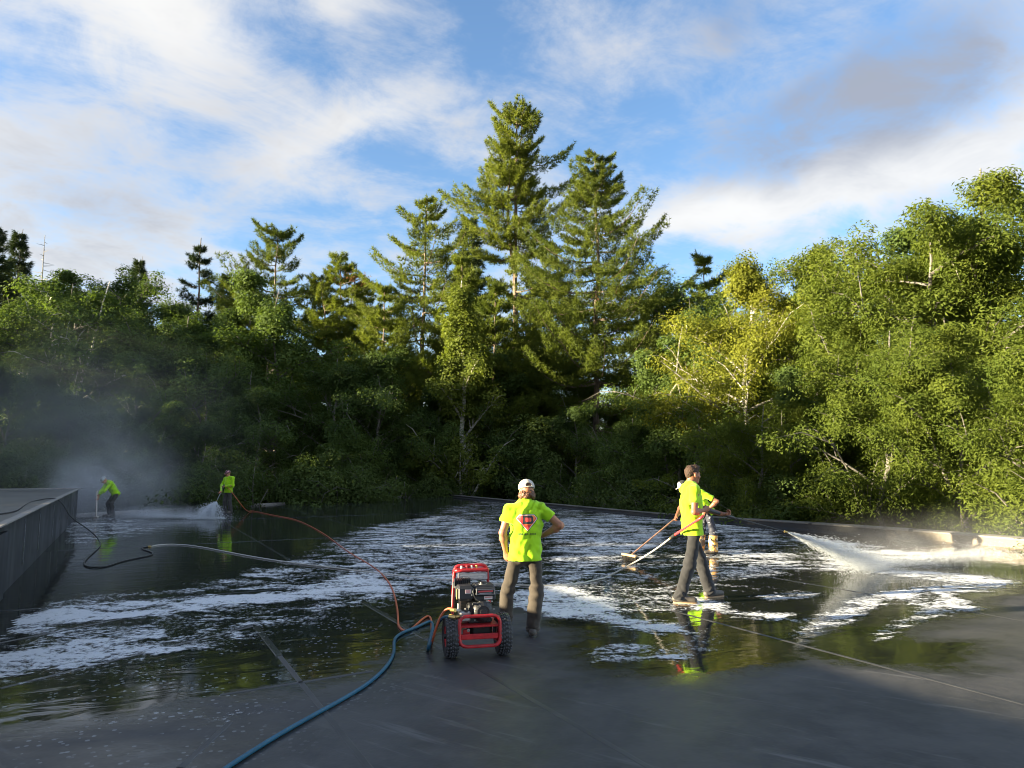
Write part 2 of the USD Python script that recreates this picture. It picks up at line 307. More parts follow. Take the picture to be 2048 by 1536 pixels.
FOAM = [  # (outline, softness, density)
    ([(-200, 1300), (200, 1215), (640, 1140), (760, 1060), (900, 1010), (1300, 1020), (1560, 1060), (1700, 1120), (1500, 1190), (1300, 1270), (1000, 1200), (800, 1200), (500, 1290), (0, 1400)], 1.2, 0.46),
    ([(-80, 1262), (120, 1212), (330, 1196), (560, 1186), (690, 1150), (772, 1146), (792, 1172), (789, 1198), (660, 1200), (470, 1212), (300, 1236), (110, 1252), (-80, 1300)], 0.30, 0.86),
    ([(-80, 1322), (100, 1286), (345, 1258), (362, 1266), (240, 1294), (440, 1286), (452, 1296), (260, 1318), (60, 1350), (-80, 1372)], 0.22, 0.84),
    ([(-80, 1260), (140, 1190), (320, 1180), (470, 1148), (640, 1100), (700, 1120), (690, 1150), (560, 1186), (330, 1196), (120, 1212)], 0.8, 0.54),
    ([(690, 1150), (640, 1090), (740, 1050), (900, 1028), (1010, 1050), (1010, 1150), (860, 1180), (795, 1200)], 0.9, 0.64),
    ([(760, 1085), (900, 1070), (1000, 1100), (1005, 1150), (900, 1160), (800, 1140)], 0.6, 0.66),
    ([(1100, 1040), (1200, 1030), (1340, 1060), (1345, 1080), (1240, 1130), (1180, 1165), (1090, 1175), (1085, 1120)], 0.7, 0.66),
    ([(1170, 1082), (1330, 1060), (1345, 1085), (1250, 1120), (1150, 1140)], 0.4, 0.72),
    ([(1080, 1172), (1150, 1172), (1235, 1208), (1262, 1240), (1250, 1254), (1180, 1246), (1110, 1238), (1060, 1222), (1010, 1212), (1000, 1185)], 0.22, 0.88),
    ([(1190, 1232), (1300, 1240), (1386, 1252), (1380, 1268), (1290, 1268), (1210, 1250)], 0.18, 0.86),
    ([(1100, 1040), (1300, 1020), (1420, 1030), (1560, 1055), (1560, 1090), (1440, 1100), (1430, 1070), (1340, 1050)], 0.6, 0.62),
    ([(1430, 1108), (1520, 1098), (1600, 1105), (1720, 1125), (1700, 1145), (1600, 1140), (1440, 1122)], 0.25, 0.66),
    ([(1560, 1072), (1690, 1082), (1850, 1105), (1900, 1120), (1760, 1120), (1600, 1090)], 0.4, 0.62),
    ([(1345, 1196), (1395, 1192), (1450, 1204), (1480, 1222), (1600, 1226), (1590, 1244), (1480, 1240), (1380, 1218)], 0.16, 0.8),
    ([(1500, 1196), (1560, 1182), (1660, 1186), (1650, 1196), (1540, 1204)], 0.2, 0.62),
    ([(1330, 1290), (1420, 1262), (1470, 1280), (1440, 1310), (1360, 1330), (1250, 1330)], 0.3, 0.5),
    ([(1190, 1330), (1230, 1280), (1300, 1290), (1310, 1320), (1240, 1335)], 0.2, 0.46),
    ([(1720, 1144), (1850, 1142), (1980, 1152), (2045, 1166), (1990, 1182), (1900, 1190), (1955, 1206), (1960, 1220), (1870, 1236), (1800, 1262), (1760, 1290), (1740, 1262), (1830, 1222), (1800, 1198), (1690, 1252), (1560, 1286), (1640, 1230), (1700, 1196), (1880, 1166)], 0.22, 0.78),
    ([(100, 1030), (260, 1030), (330, 1060), (180, 1090), (90, 1085)], 0.8, 0.52),
    ([(880, 1020), (960, 1000), (1040, 1005), (1300, 1020), (1420, 1035), (1300, 1040), (1000, 1026)], 0.8, 0.42),
    ([(300, 1440), (420, 1430), (560, 1400), (560, 1420), (420, 1452)], 0.3, 0.3),
    ([(664, 1470), (740, 1458), (756, 1463), (690, 1478)], 0.05, 0.66), ([(1436, 1408), (1486, 1408), (1490, 1414), (1440, 1414)], 0.05, 0.7), ([(410, 1500), (520, 1486), (520, 1494), (420, 1508)], 0.06, 0.5), ([(1350, 1440), (1380, 1436), (1382, 1446), (1354, 1450)], 0.05, 0.55), ([(1180, 1310), (1196, 1290), (1204, 1300), (1196, 1334)], 0.05, 0.8), ([(1216, 1318), (1232, 1306), (1234, 1316), (1222, 1330)], 0.05, 0.8)]
def ponder(P, list_, base=0.0):
    out = np.full(len(P), base)
    for pts, w, d in list_:
        out = np.maximum(out, soft(poly_px(pts), P, w) * d)
    return out
wet = soft(WET[0], RP, 1.3); sheen = soft(SHEEN, RP, 1.6)
def primvar(prim, name, a):
    UsdGeom.PrimvarsAPI(prim).CreatePrimvar(name, Sdf.ValueTypeNames.FloatArray, 'vertex').Set(Vt.FloatArray.FromNumpy(np.asarray(a, np.float32)))
nd = {
 'pos': ('geometry', {}), 'wet': ('attribute', dict(attribute='wet')), 'shn': ('attribute', dict(attribute='sheen')),
 'map': ('mapping', dict(mapping_type='texture', rotation=(0, 0, math.radians(12)), scale=(2.6, 0.8, 1))),
 'n1': ('noise_texture', dict(scale=1.1, detail=7, roughness=0.62, distortion=0.4)), 'n2': ('noise_texture', dict(scale=7.0, detail=6, roughness=0.65)),
 'n3': ('noise_texture', dict(scale=0.45, detail=4)), 'grit': ('noise_texture', dict(scale=55.0, detail=3, roughness=0.7)), 'spk': ('voronoi_texture', dict(scale=9.0)),
 'spk2': ('math', dict(math_type='less_than', value2=0.24)), 'spk3': ('math', dict(math_type='multiply')), 'spk4': ('math', dict(math_type='multiply', value2=0.9)), 'bspk': ('mix', dict(color2=(0.30, 0.31, 0.32))), 'spn': ('map_range', dict(range_type='smoothstep', from_min=0.46, from_max=0.56, clamp=True)), 'spk5': ('math', dict(math_type='multiply')), 'spv': ('voronoi_texture', dict(scale=15.0)),
 'w1': ('math', dict(math_type='multiply_add', value2=1.0, value3=-0.5)), 'w2': ('math', dict(math_type='add')), 'w2a': ('math', dict(math_type='multiply_add', value2=0.5)), 'w2b': ('math', dict(math_type='subtract', value2=0.25)), 'w3': ('map_range', dict(range_type='smoothstep', from_min=0.40, from_max=0.56, clamp=True)), 'dmp': ('map_range', dict(range_type='smoothstep', from_min=0.08, from_max=0.46, clamp=True)),
 'based': ('mix', dict(color2=(0.019, 0.0195, 0.020))), 'rgd': ('mix_float', dict(b=0.27)), 'scm': ('mapping', dict(mapping_type='texture', rotation=(0, 0, math.radians(-35)), scale=(3.5, 0.35, 1))), 'scn': ('noise_texture', dict(scale=2.2, detail=7, roughness=0.7)), 'scr': ('map_range', dict(from_min=0.575, from_max=0.68, to_min=0.0, to_max=0.6, clamp=True)), 'bases': ('mix', dict(color2=(0.15, 0.148, 0.145))), 'pat': ('noise_texture', dict(scale=1.3, detail=6, roughness=0.7)), 'par': ('map_range', dict(from_min=0.42, from_max=0.60, to_min=0.0, to_max=0.75, clamp=True)), 'basep': ('mix', dict(color2=(0.036, 0.036, 0.038))),
 # damp patches and spatter in the half wet corner
 's1': ('math', dict(math_type='multiply_add', value2=2.4, value3=-0.74)), 's2': ('math', dict(math_type='multiply', use_clamp=True)), 's3': ('map_range', dict(from_min=0.0, from_max=0.5, to_min=0.0, to_max=0.85, clamp=True)),
 'wa': ('math', dict(math_type='maximum')),
 'base': ('mix', dict(color1=(0.060, 0.058, 0.058), color2=(0.086, 0.083, 0.081))), 'base2': ('mix', dict(color2=(0.0105, 0.0115, 0.010))),
 'dust': ('map_range', dict(from_min=0.62, from_max=0.80, to_min=0.0, to_max=0.5, clamp=True)), 'base3': ('mix', dict(color2=(0.13, 0.13, 0.13))),
 'rd': ('map_range', dict(from_min=0.3, from_max=0.7, to_min=0.40, to_max=0.62)), 'rgh': ('mix_float', dict(b=0.06)),
 'rip': ('noise_texture', dict(scale=2.4, detail=3, roughness=0.5, distortion=0.6)), 'rm': ('mapping', dict(mapping_type='texture', rotation=(0, 0, math.radians(25)), scale=(1.8, 0.75, 1))),
 'b1': ('bump', dict(strength=0.5, distance=0.0016)), 'b2': ('bump', dict(strength=0.6, distance=0.008)), 'bw': ('bump', dict(strength=1.0, distance=0.0046)), 'nm': ('mix_vector', {}),
 'p': ('principled_bsdf', dict(ior=1.36, specular_ior_level=0.5))}
lk = [('pos.position', 'map.vector'), ('map.vector', 'n1.vector'), ('pos.position', 'n2.vector'), ('pos.position', 'n3.vector'), ('pos.position', 'grit.vector'), ('pos.position', 'spk.vector'),
 ('n1.fac', 'w1.value1'), ('w1.value', 'w2.value1'), ('wet.fac', 'w2.value2'), ('n2.fac', 'w2a.value1'), ('w2.value', 'w2a.value3'), ('w2a.value', 'w2b.value1'), ('w2b.value', 'w3.value'), ('w2b.value', 'dmp.value'), ('pos.position', 'scm.vector'), ('scm.vector', 'scn.vector'), ('scn.fac', 'scr.value'), ('pos.position', 'pat.vector'), ('pat.fac', 'par.value'),
 ('n1.fac', 's1.value1'), ('s1.value', 's2.value1'), ('shn.fac', 's2.value2'), ('s2.value', 's3.value'), ('w3.result', 'wa.value1'), ('s3.result', 'wa.value2'),
 ('n3.fac', 'base.fac'), ('n2.fac', 'dust.value'), ('base.color', 'base3.color1'), ('dust.result', 'base3.fac'), ('base3.color', 'basep.color1'), ('par.result', 'basep.fac'), ('basep.color', 'bases.color1'), ('scr.result', 'bases.fac'), ('bases.color', 'based.color1'), ('dmp.result', 'based.fac'), ('based.color', 'base2.color1'), ('wa.value', 'base2.fac'), ('pos.position', 'spv.vector'), ('spv.distance', 'spk2.value1'), ('spk2.value', 'spk3.value1'), ('shn.fac', 'spk3.value2'), ('spk3.value', 'spk4.value1'), ('pat.fac', 'spn.value'), ('spk4.value', 'spk5.value1'), ('spn.result', 'spk5.value2'), ('base2.color', 'bspk.color1'), ('spk5.value', 'bspk.fac'), ('bspk.color', 'p.base_color'),
 ('n3.fac', 'rd.value'), ('rd.result', 'rgd.a'), ('dmp.result', 'rgd.fac'), ('rgd.result', 'rgh.a'), ('wa.value', 'rgh.fac'), ('rgh.result', 'p.roughness'),
 ('grit.fac', 'b1.height'), ('n2.fac', 'b2.height'), ('b1.normal', 'b2.normal'), ('pos.position', 'rm.vector'), ('rm.vector', 'rip.vector'), ('rip.fac', 'bw.height'), ('wa.value', 'nm.fac'), ('b2.normal', 'nm.a'), ('bw.normal', 'nm.b'), ('nm.result', 'p.normal')]
M_roof = usdkit.material(stage, '/World/Looks/roof_membrane', nd, lk, surface='p.BSDF')
roof = obj('roof', (RP, RQ), M_roof, label='flat black rubber roof, wet and foamy towards the trees', kind='structure')
primvar(roof, 'wet', wet); primvar(roof, 'sheen', sheen)
M_seam = mat('seam_tape', (0.050, 0.049, 0.048), 0.5, noise=(3, 0.4), bump=(30, 0.002))
M_wet_seam = mat('wet_seam_tape', (0.028, 0.03, 0.032), 0.16, noise=(3, 0.4), bump=(12, 0.002))
def seam(p0, p1, w, m, z=0.003):
    p0, p1 = np.asarray(p0, float)[:2], np.asarray(p1, float)[:2]; d = unit(p1 - p0); s = np.array([d[1], -d[0]]); L = np.linalg.norm(p1 - p0); k = max(2, int(L / 0.5))
    t = np.linspace(0, L, k); c = p0 + t[:, None] * d; prof = [(-w / 2, 0.0005), (-w / 2 + 0.006, z), (w / 2 - 0.006, z), (w / 2, 0.0005)]
    v = np.concatenate([np.concatenate([c + s * a, np.full((k, 1), b)], 1) for a, b in prof]); f = []
    for q in range(3):
        i = np.arange(k - 1); f.append(np.stack([q * k + i, (q + 1) * k + i, (q + 1) * k + i + 1, q * k + i + 1], 1)[:, ::-1])
    obj('seam', (v, np.vstack(f)), m, roof)
def seam_line(off, a, b, w=0.09, m=None): seam(E2 * off + E1 * a, E2 * off + E1 * b, w, m or M_seam)
for off, a, b in ((1.43, 2.5, 9.5), (2.97, 0.5, 40), (6.34, 1.0, 36), (9.7, 2.0, 38), (13.0, 2.0, 24), (-1.9, 4.0, 30), (-5.2, 8, 30)):
    seam_line(off, a, 7.5, 0.05, M_seam); seam_line(off, 7.5, b, 0.07, M_wet_seam)
for px0, px1 in (((0, 1377), (519, 1249)), ((440, 1390), (747, 1342)), ((360, 1536), (460, 1445)), ((-20, 1290), (230, 1240))):
    seam(on(*px0), on(*px1), 0.05, M_seam)
for a in (11.5, 19.0, 27.0): seam(E2 * -6 + E1 * a, E2 * 16.5 + E1 * a, 0.07, M_wet_seam, 0.0028)

# foam: a thin sheet of suds floating on the water, lacy where it thins out
fs = 0.085
X, Y = np.meshgrid(np.arange(-15, 13, fs), np.arange(3.9, 40, fs * 1.3), indexing='ij'); FP = np.stack([X, Y], -1).reshape(-1, 2)
fd = gaussian_filter(ponder(FP, FOAM).reshape(X.shape), 0.8).ravel()
inside = shapely.contains_xy(Polygon([CORNER + E2 * -0.35 + E1 * -0.8, LEFT + E2 * 1.0, (-12.3, 20), (-5.6, 8), (-3, -30), (30, -30), CORNER + E1 * -66 + E2 * -0.4]), FP[:, 0], FP[:, 1])
keep = (fd > 0.06) & inside; ny = X.shape[1]
i = (np.arange(X.shape[0] - 1)[:, None] * ny + np.arange(ny - 1)[None]).ravel(); Q = np.stack([i, i + ny, i + ny + 1, i + 1], 1); Q = Q[keep[Q].all(1)]
un, inv = np.unique(Q, return_inverse=True); FV = np.concatenate([FP[un], np.full((len(un), 1), 0.007)], 1)
nf = {'pos': ('geometry', {}), 'd': ('attribute', dict(attribute='suds')),
 'map': ('mapping', dict(mapping_type='texture', rotation=(0, 0, math.radians(10)), scale=(1.7, 0.85, 1))),
 'wn': ('noise_texture', dict(scale=0.8, detail=3)), 'ws': ('vector_math', dict(math_type='subtract', vector2=(0.5, 0.5, 0.5))), 'wm': ('vector_math', dict(math_type='scale', scale=1.6)), 'wa': ('vector_math', dict(math_type='add')),
 'n1': ('noise_texture', dict(scale=1.9, detail=9, roughness=0.68, distortion=0.8)), 'n2': ('noise_texture', dict(scale=16.0, detail=6, roughness=0.8)),
 'vo': ('voronoi_texture', dict(scale=11.0, feature='f1')), 'vo2': ('voronoi_texture', dict(scale=3.2, feature='distance_to_edge', randomness=1.0)),
 'a1': ('math', dict(math_type='multiply_add', value2=2.3)), 'a2': ('math', dict(math_type='multiply_add', value2=2.0)), 'a3': ('math', dict(math_type='multiply_add', value2=-0.30)), 'a4': ('math', dict(math_type='multiply_add', value2=0.35)),
 'cut': ('map_range', dict(range_type='smoothstep', from_min=2.52, from_max=2.94, to_max=1.0, clamp=True)),
 'bmp': ('bump', dict(strength=0.8, distance=0.012)), 'p': ('principled_bsdf', dict(base_color=(0.74, 0.75, 0.76), roughness=0.6, subsurface_weight=0.0)), 't': ('transparent_bsdf', {}), 'm': ('mix_closure', {})}
lf = [('pos.position', 'wn.vector'), ('wn.color', 'ws.vector1'), ('ws.vector', 'wm.vector1'), ('pos.position', 'map.vector'), ('map.vector', 'wa.vector1'), ('wm.vector', 'wa.vector2'), ('wa.vector', 'n1.vector'), ('pos.position', 'n2.vector'), ('pos.position', 'vo.vector'), ('wa.vector', 'vo2.vector'),
 ('n1.fac', 'a1.value1'), ('d.fac', 'a1.value3'), ('n2.fac', 'a2.value1'), ('a1.value', 'a2.value3'), ('vo.distance', 'a3.value1'), ('a2.value', 'a3.value3'), ('vo2.distance', 'a4.value1'), ('a3.value', 'a4.value3'), ('a4.value', 'cut.value'),
 ('cut.result', 'm.fac'), ('t.BSDF', 'm.closure1'), ('p.BSDF', 'm.closure2'), ('a4.value', 'bmp.height'), ('bmp.normal', 'p.normal')]
M_foam = usdkit.material(stage, '/World/Looks/soap_foam', nf, lf, surface='m.closure')
foam = tag(obj('soap_foam', (FV, inv.reshape(-1, 4)), M_foam), 'white soap foam in lacy bands and flakes on the wet roof', 'foam', None, 'stuff')
primvar(foam, 'suds', fd[un])

# parapets along the right and far edges
def edge_strip(prof, p0, p1, n=60, taper=None):            # profile (offset outwards, z) swept from p0 to p1
    p0, p1 = np.asarray(p0), np.asarray(p1); d = unit(p1 - p0); s = np.array([d[1], -d[0]]); t = np.linspace(0, 1, n); k = len(prof)
    v = np.array([[*(p0 + (p1 - p0) * q + s * a), z * (taper(q) if taper and z > 0 else 1)] for q in t for a, z in prof])
    i = np.arange(n - 1)[:, None] * k + np.arange(k)[None]; j = np.arange(n - 1)[:, None] * k + (np.arange(k)[None] + 1) % k
    f = np.stack([i, j, j + k, i + k], -1).reshape(-1, 4)
    return v, f[:, ::-1]
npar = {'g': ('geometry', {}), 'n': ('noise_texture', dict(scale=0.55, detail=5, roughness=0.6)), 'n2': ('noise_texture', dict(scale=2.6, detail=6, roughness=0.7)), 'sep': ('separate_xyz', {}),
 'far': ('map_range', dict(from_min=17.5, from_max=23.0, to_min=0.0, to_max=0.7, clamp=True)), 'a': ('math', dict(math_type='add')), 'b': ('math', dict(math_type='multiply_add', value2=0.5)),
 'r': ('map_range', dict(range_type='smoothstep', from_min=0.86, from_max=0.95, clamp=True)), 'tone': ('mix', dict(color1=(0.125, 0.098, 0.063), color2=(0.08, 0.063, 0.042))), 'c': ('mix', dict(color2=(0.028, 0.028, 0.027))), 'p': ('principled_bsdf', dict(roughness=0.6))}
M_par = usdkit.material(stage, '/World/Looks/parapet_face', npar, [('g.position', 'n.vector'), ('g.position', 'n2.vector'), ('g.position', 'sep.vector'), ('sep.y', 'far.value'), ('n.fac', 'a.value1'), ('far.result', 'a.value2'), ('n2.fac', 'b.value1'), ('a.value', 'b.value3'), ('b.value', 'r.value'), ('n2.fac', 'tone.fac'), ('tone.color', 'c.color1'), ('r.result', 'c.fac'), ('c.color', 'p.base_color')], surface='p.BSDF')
M_joint = mat('coping_joint', (0.05, 0.048, 0.046), 0.5)
M_cap = mat('parapet_cap', (0.21, 0.195, 0.18), 0.40, noise=(2, 0.35), bump=(20, 0.001))
par = thing('roof_edge_wall', 'low edge wall with tan dirt-stained inner face along the right side of the roof', 'edge wall')
RN = CORNER + E1 * -66
def rise(q): k = np.clip((q * 66 - 20) / 13, 0, 1); return 0.42 + 0.58 * k * k * (3 - 2 * k)       # the edge stands higher towards the right
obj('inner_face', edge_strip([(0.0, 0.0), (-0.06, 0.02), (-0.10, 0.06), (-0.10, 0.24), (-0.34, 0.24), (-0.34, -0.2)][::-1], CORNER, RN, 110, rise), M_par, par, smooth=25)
obj('cap', edge_strip([(-0.085, 0.243), (-0.075, 0.275), (-0.10, 0.29), (-0.38, 0.30), (-0.38, 0.22), (-0.345, 0.22), (-0.345, 0.243)], CORNER, RN, 110, rise), M_cap, par, smooth=25)
for k in range(18):
    d = 3.0 * k + 1.4; z = float(rise(d / 66)); a = CORNER + E1 * -d
    obj('coping_joint', edge_strip([(-0.080, 0.24 * z), (-0.070, 0.275 * z), (-0.10, 0.290 * z + 0.004), (-0.385, 0.30 * z + 0.004), (-0.385, 0.21 * z)], a, a - E1 * 0.11, 2), M_joint, par)
lip = thing('roof_edge_lip', 'thin dark metal lip along the far left edge of the roof', 'roof edge')
obj('lip', edge_strip([(0.0, 0.001), (0.05, 0.07), (0.09, 0.085), (0.16, 0.085), (0.16, -0.2), (0.0, -0.2)], CORNER, LEFT + unit(LEFT - CORNER) * 3), M_cap, lip, smooth=25)
# the building's outer walls under the roof
M_wall = mat('building_wall', (0.2, 0.19, 0.17), 0.8, noise=(1.5, 0.2))
L2 = LEFT + unit(LEFT - CORNER) * 3
outline = Polygon([CORNER + [0.02, -0.1], L2 + [0.05, 0], L2 - E2 * 18, RN - E2 * 40, RN])
bw = thing('building', 'low building whose flat black roof is being washed', 'building')
obj('wall', slab(outline.buffer(-0.06), GROUND - 1, -0.02), M_wall, bw)

# raised roof block at the left
B0 = np.array([-15.6, 25.8]); BH = 1.06
blk = thing('raised_roof_block', 'knee-high to waist-high black upper roof with streaked side wall at the left', 'roof block')
nb = {'g': ('geometry', {}), 'm': ('mapping', dict(mapping_type='texture', scale=(0.22, 0.22, 5.0))), 'n': ('noise_texture', dict(scale=1.0, detail=6, roughness=0.6)), 'n2': ('noise_texture', dict(scale=0.8, detail=3)),
 'r': ('rgb_ramp', {'ramp': [(0.3, (0.012, 0.013, 0.015)), (0.5, (0.03, 0.031, 0.034)), (0.7, (0.065, 0.065, 0.065))]}), 'rr': ('map_range', dict(from_min=0.3, from_max=0.7, to_min=0.3, to_max=0.6)), 'b': ('bump', dict(strength=0.5, distance=0.02)), 'p': ('principled_bsdf', {})}
M_blk = usdkit.material(stage, '/World/Looks/block_side', nb, [('g.position', 'm.vector'), ('m.vector', 'n.vector'), ('g.position', 'n2.vector'), ('n.fac', 'r.fac'), ('r.color', 'p.base_color'), ('n2.fac', 'rr.value'), ('rr.result', 'p.roughness'), ('n2.fac', 'b.height'), ('b.normal', 'p.normal')], surface='p.BSDF')
M_blktop = mat('block_top', (0.075, 0.072, 0.07), 0.33, noise=(1.2, 0.55), bump=(2.5, 0.01))
nw = B0 - E1 * 36
side = Polygon([B0, B0 - E1 * 15.5, nw, nw - E2 * 14, B0 - E2 * 14])
obj('side_wall', slab(side, 0.001, BH), M_blk, blk)
obj('top_sheet', slab(side.buffer(-0.03, join_style=2), BH, BH + 0.006), M_blktop, blk)
obj('edge_flashing', edge_strip([(-0.03, BH - 0.10), (-0.035, BH + 0.02), (0.10, BH + 0.03), (0.10, BH + 0.008), (-0.012, BH + 0.0), (-0.012, BH - 0.10)], nw, B0, 40), M_cap, blk, smooth=25)
obj('far_edge_flashing', edge_strip([(-0.03, BH - 0.10), (-0.035, BH + 0.02), (0.10, BH + 0.03), (0.10, BH + 0.008), (-0.012, BH + 0.0), (-0.012, BH - 0.10)], B0, B0 - E2 * 14, 30), M_cap, blk, smooth=25)
obj('base_strip', edge_strip([(-0.16, 0.004), (-0.14, 0.012), (-0.01, 0.16), (-0.002, 0.165), (-0.002, 0.004)], nw, B0, 60), M_blk, blk, smooth=30)
c0 = B0 - E1 * 17.6
obj('pilaster', slab(Polygon([c0 + E2 * 0.06, c0 - E1 * 18 + E2 * 0.06, c0 - E1 * 18 - E2 * 0.02, c0 - E2 * 0.02]), 0.004, BH - 0.11), M_blk, blk)
for t in (2.2, 4.6, 7.4, 9.5, 12.6, 15.0):
    c = B0 - E1 * t
    obj('wall_seam', slab(Polygon([c + E2 * 0.006, c - E1 * 0.10 + E2 * 0.006, c - E1 * 0.10 - E2 * 0.01, c - E2 * 0.01]), 0.17, BH - 0.11), M_wet_seam, blk)
# ------------------------------------------------------------------ trees
def leaf_mat(name, dark, light, trans=0.35, rough=0.5, dead=None, scale=0.9):
    n = {'g': ('texture_coordinate', {}), 'oi': ('object_info', {}), 'n': ('noise_texture', dict(scale=scale, detail=3)), 'isl': ('geometry', {}),
         'a': ('math', dict(math_type='multiply_add', value2=0.45)), 'b': ('math', dict(math_type='multiply_add', value2=0.35)), 'r': ('rgb_ramp', {'ramp': [(0.35, dark), (0.95, light)] + ([(1.12, dead)] if dead else [])}),
         'p': ('principled_bsdf', dict(roughness=0.7, specular_ior_level=0.14)), 't': ('translucent_bsdf', {}), 'tc': ('mix', dict(mix_type='multiply', fac=1.0, color2=(1.25, 1.3, 0.55))), 'm': ('mix_closure', dict(fac=trans))}
    l = [('g.object', 'n.vector'), ('isl.random_per_island', 'a.value1'), ('n.fac', 'a.value3'), ('oi.random', 'b.value1'), ('a.value', 'b.value3'), ('b.value', 'r.fac'), ('r.color', 'p.base_color'), ('r.color', 'tc.color1'), ('tc.color', 't.color'), ('p.BSDF', 'm.closure1'), ('t.BSDF', 'm.closure2')]
    return usdkit.material(stage, '/World/Looks/' + name, n, l, surface='m.closure')
def bark_mat(name, a, b, scale=(3, 3, 0.8), marks=None):
    n = {'g': ('texture_coordinate', {}), 'm': ('mapping', dict(scale=scale)), 'n': ('noise_texture', dict(scale=2.5, detail=6, roughness=0.65)), 'r': ('rgb_ramp', {'ramp': [(0.32, a), (0.62, b)]}), 'bp': ('bump', dict(strength=0.8, distance=0.03)), 'p': ('principled_bsdf', dict(roughness=0.85))}
    return usdkit.material(stage, '/World/Looks/' + name, n, [('g.object', 'm.vector'), ('m.vector', 'n.vector'), ('n.fac', 'r.fac'), ('r.color', 'p.base_color'), ('n.fac', 'bp.height'), ('bp.normal', 'p.normal')], surface='p.BSDF')
L_maple = leaf_mat('maple_leaf', (0.042, 0.070, 0.020), (0.110, 0.160, 0.038))
L_ash = leaf_mat('ash_leaf', (0.054, 0.082, 0.012), (0.140, 0.170, 0.025), trans=0.42)
L_birch = leaf_mat('birch_leaf', (0.075, 0.094, 0.012), (0.185, 0.195, 0.022), dead=(0.20, 0.15, 0.02))
L_aspen = leaf_mat('aspen_leaf', (0.055, 0.085, 0.016), (0.17, 0.20, 0.034))
L_pine = leaf_mat('pine_needle', (0.055, 0.080, 0.015), (0.155, 0.185, 0.028), trans=0.32)
L_spruce = leaf_mat('spruce_needle', (0.018, 0.032, 0.014), (0.050, 0.072, 0.026), trans=0.15)
L_shrub = leaf_mat('shrub_leaf', (0.045, 0.072, 0.020), (0.11, 0.15, 0.042))
L_rust = leaf_mat('rust_needle', (0.10, 0.05, 0.02), (0.20, 0.09, 0.035), trans=0.2)
B_grey = bark_mat('grey_bark', (0.045, 0.040, 0.032), (0.17, 0.155, 0.13))
B_pine = bark_mat('pine_bark', (0.05, 0.036, 0.025), (0.20, 0.145, 0.10))
B_birch = bark_mat('birch_bark', (0.10, 0.09, 0.075), (0.52, 0.48, 0.41), scale=(0.7, 0.7, 5))
B_dead = bark_mat('dead_wood', (0.11, 0.10, 0.09), (0.30, 0.28, 0.25))

def leaves(rng, P, Nrm, length, width, droop=0.25, fold=0.0):
    """One rhombic blade per point: P base points, Nrm facing directions."""
    n = len(P); Nrm = unit(Nrm); t = unit(np.cross(Nrm, rng.normal(size=(n, 3)))); t = unit(t + [0, 0, -droop]); s = unit(np.cross(Nrm, t))
    L = length * rng.uniform(0.7, 1.3, (n, 1)); W = width * rng.uniform(0.75, 1.25, (n, 1))
    bend = unit(np.cross(t, s)) * (L * 0.12)
    v = np.stack([P, P + t * L * 0.45 + s * W * 0.5 + bend, P + t * L, P + t * L * 0.45 - s * W * 0.5 + bend], 1).reshape(-1, 3)
    i = np.arange(n)[:, None] * 4
    return v, np.concatenate([i + [0, 1, 2], i + [0, 2, 3]])
def blades(rng, P, D, length, width, per=5, spread=0.75):
    """Needle tufts: 'per' narrow triangles fanned about D from each point."""
    n = len(P); P = np.repeat(P, per, 0); D = unit(np.repeat(D, per, 0) + spread * rng.normal(size=(n * per, 3)))
    s = unit(np.cross(D, rng.normal(size=D.shape))); L = length * rng.uniform(0.7, 1.25, (len(P), 1))
    v = np.stack([P - s * width / 2, P + s * width / 2, P + D * L], 1).reshape(-1, 3); return v, np.arange(len(P) * 3).reshape(-1, 3)

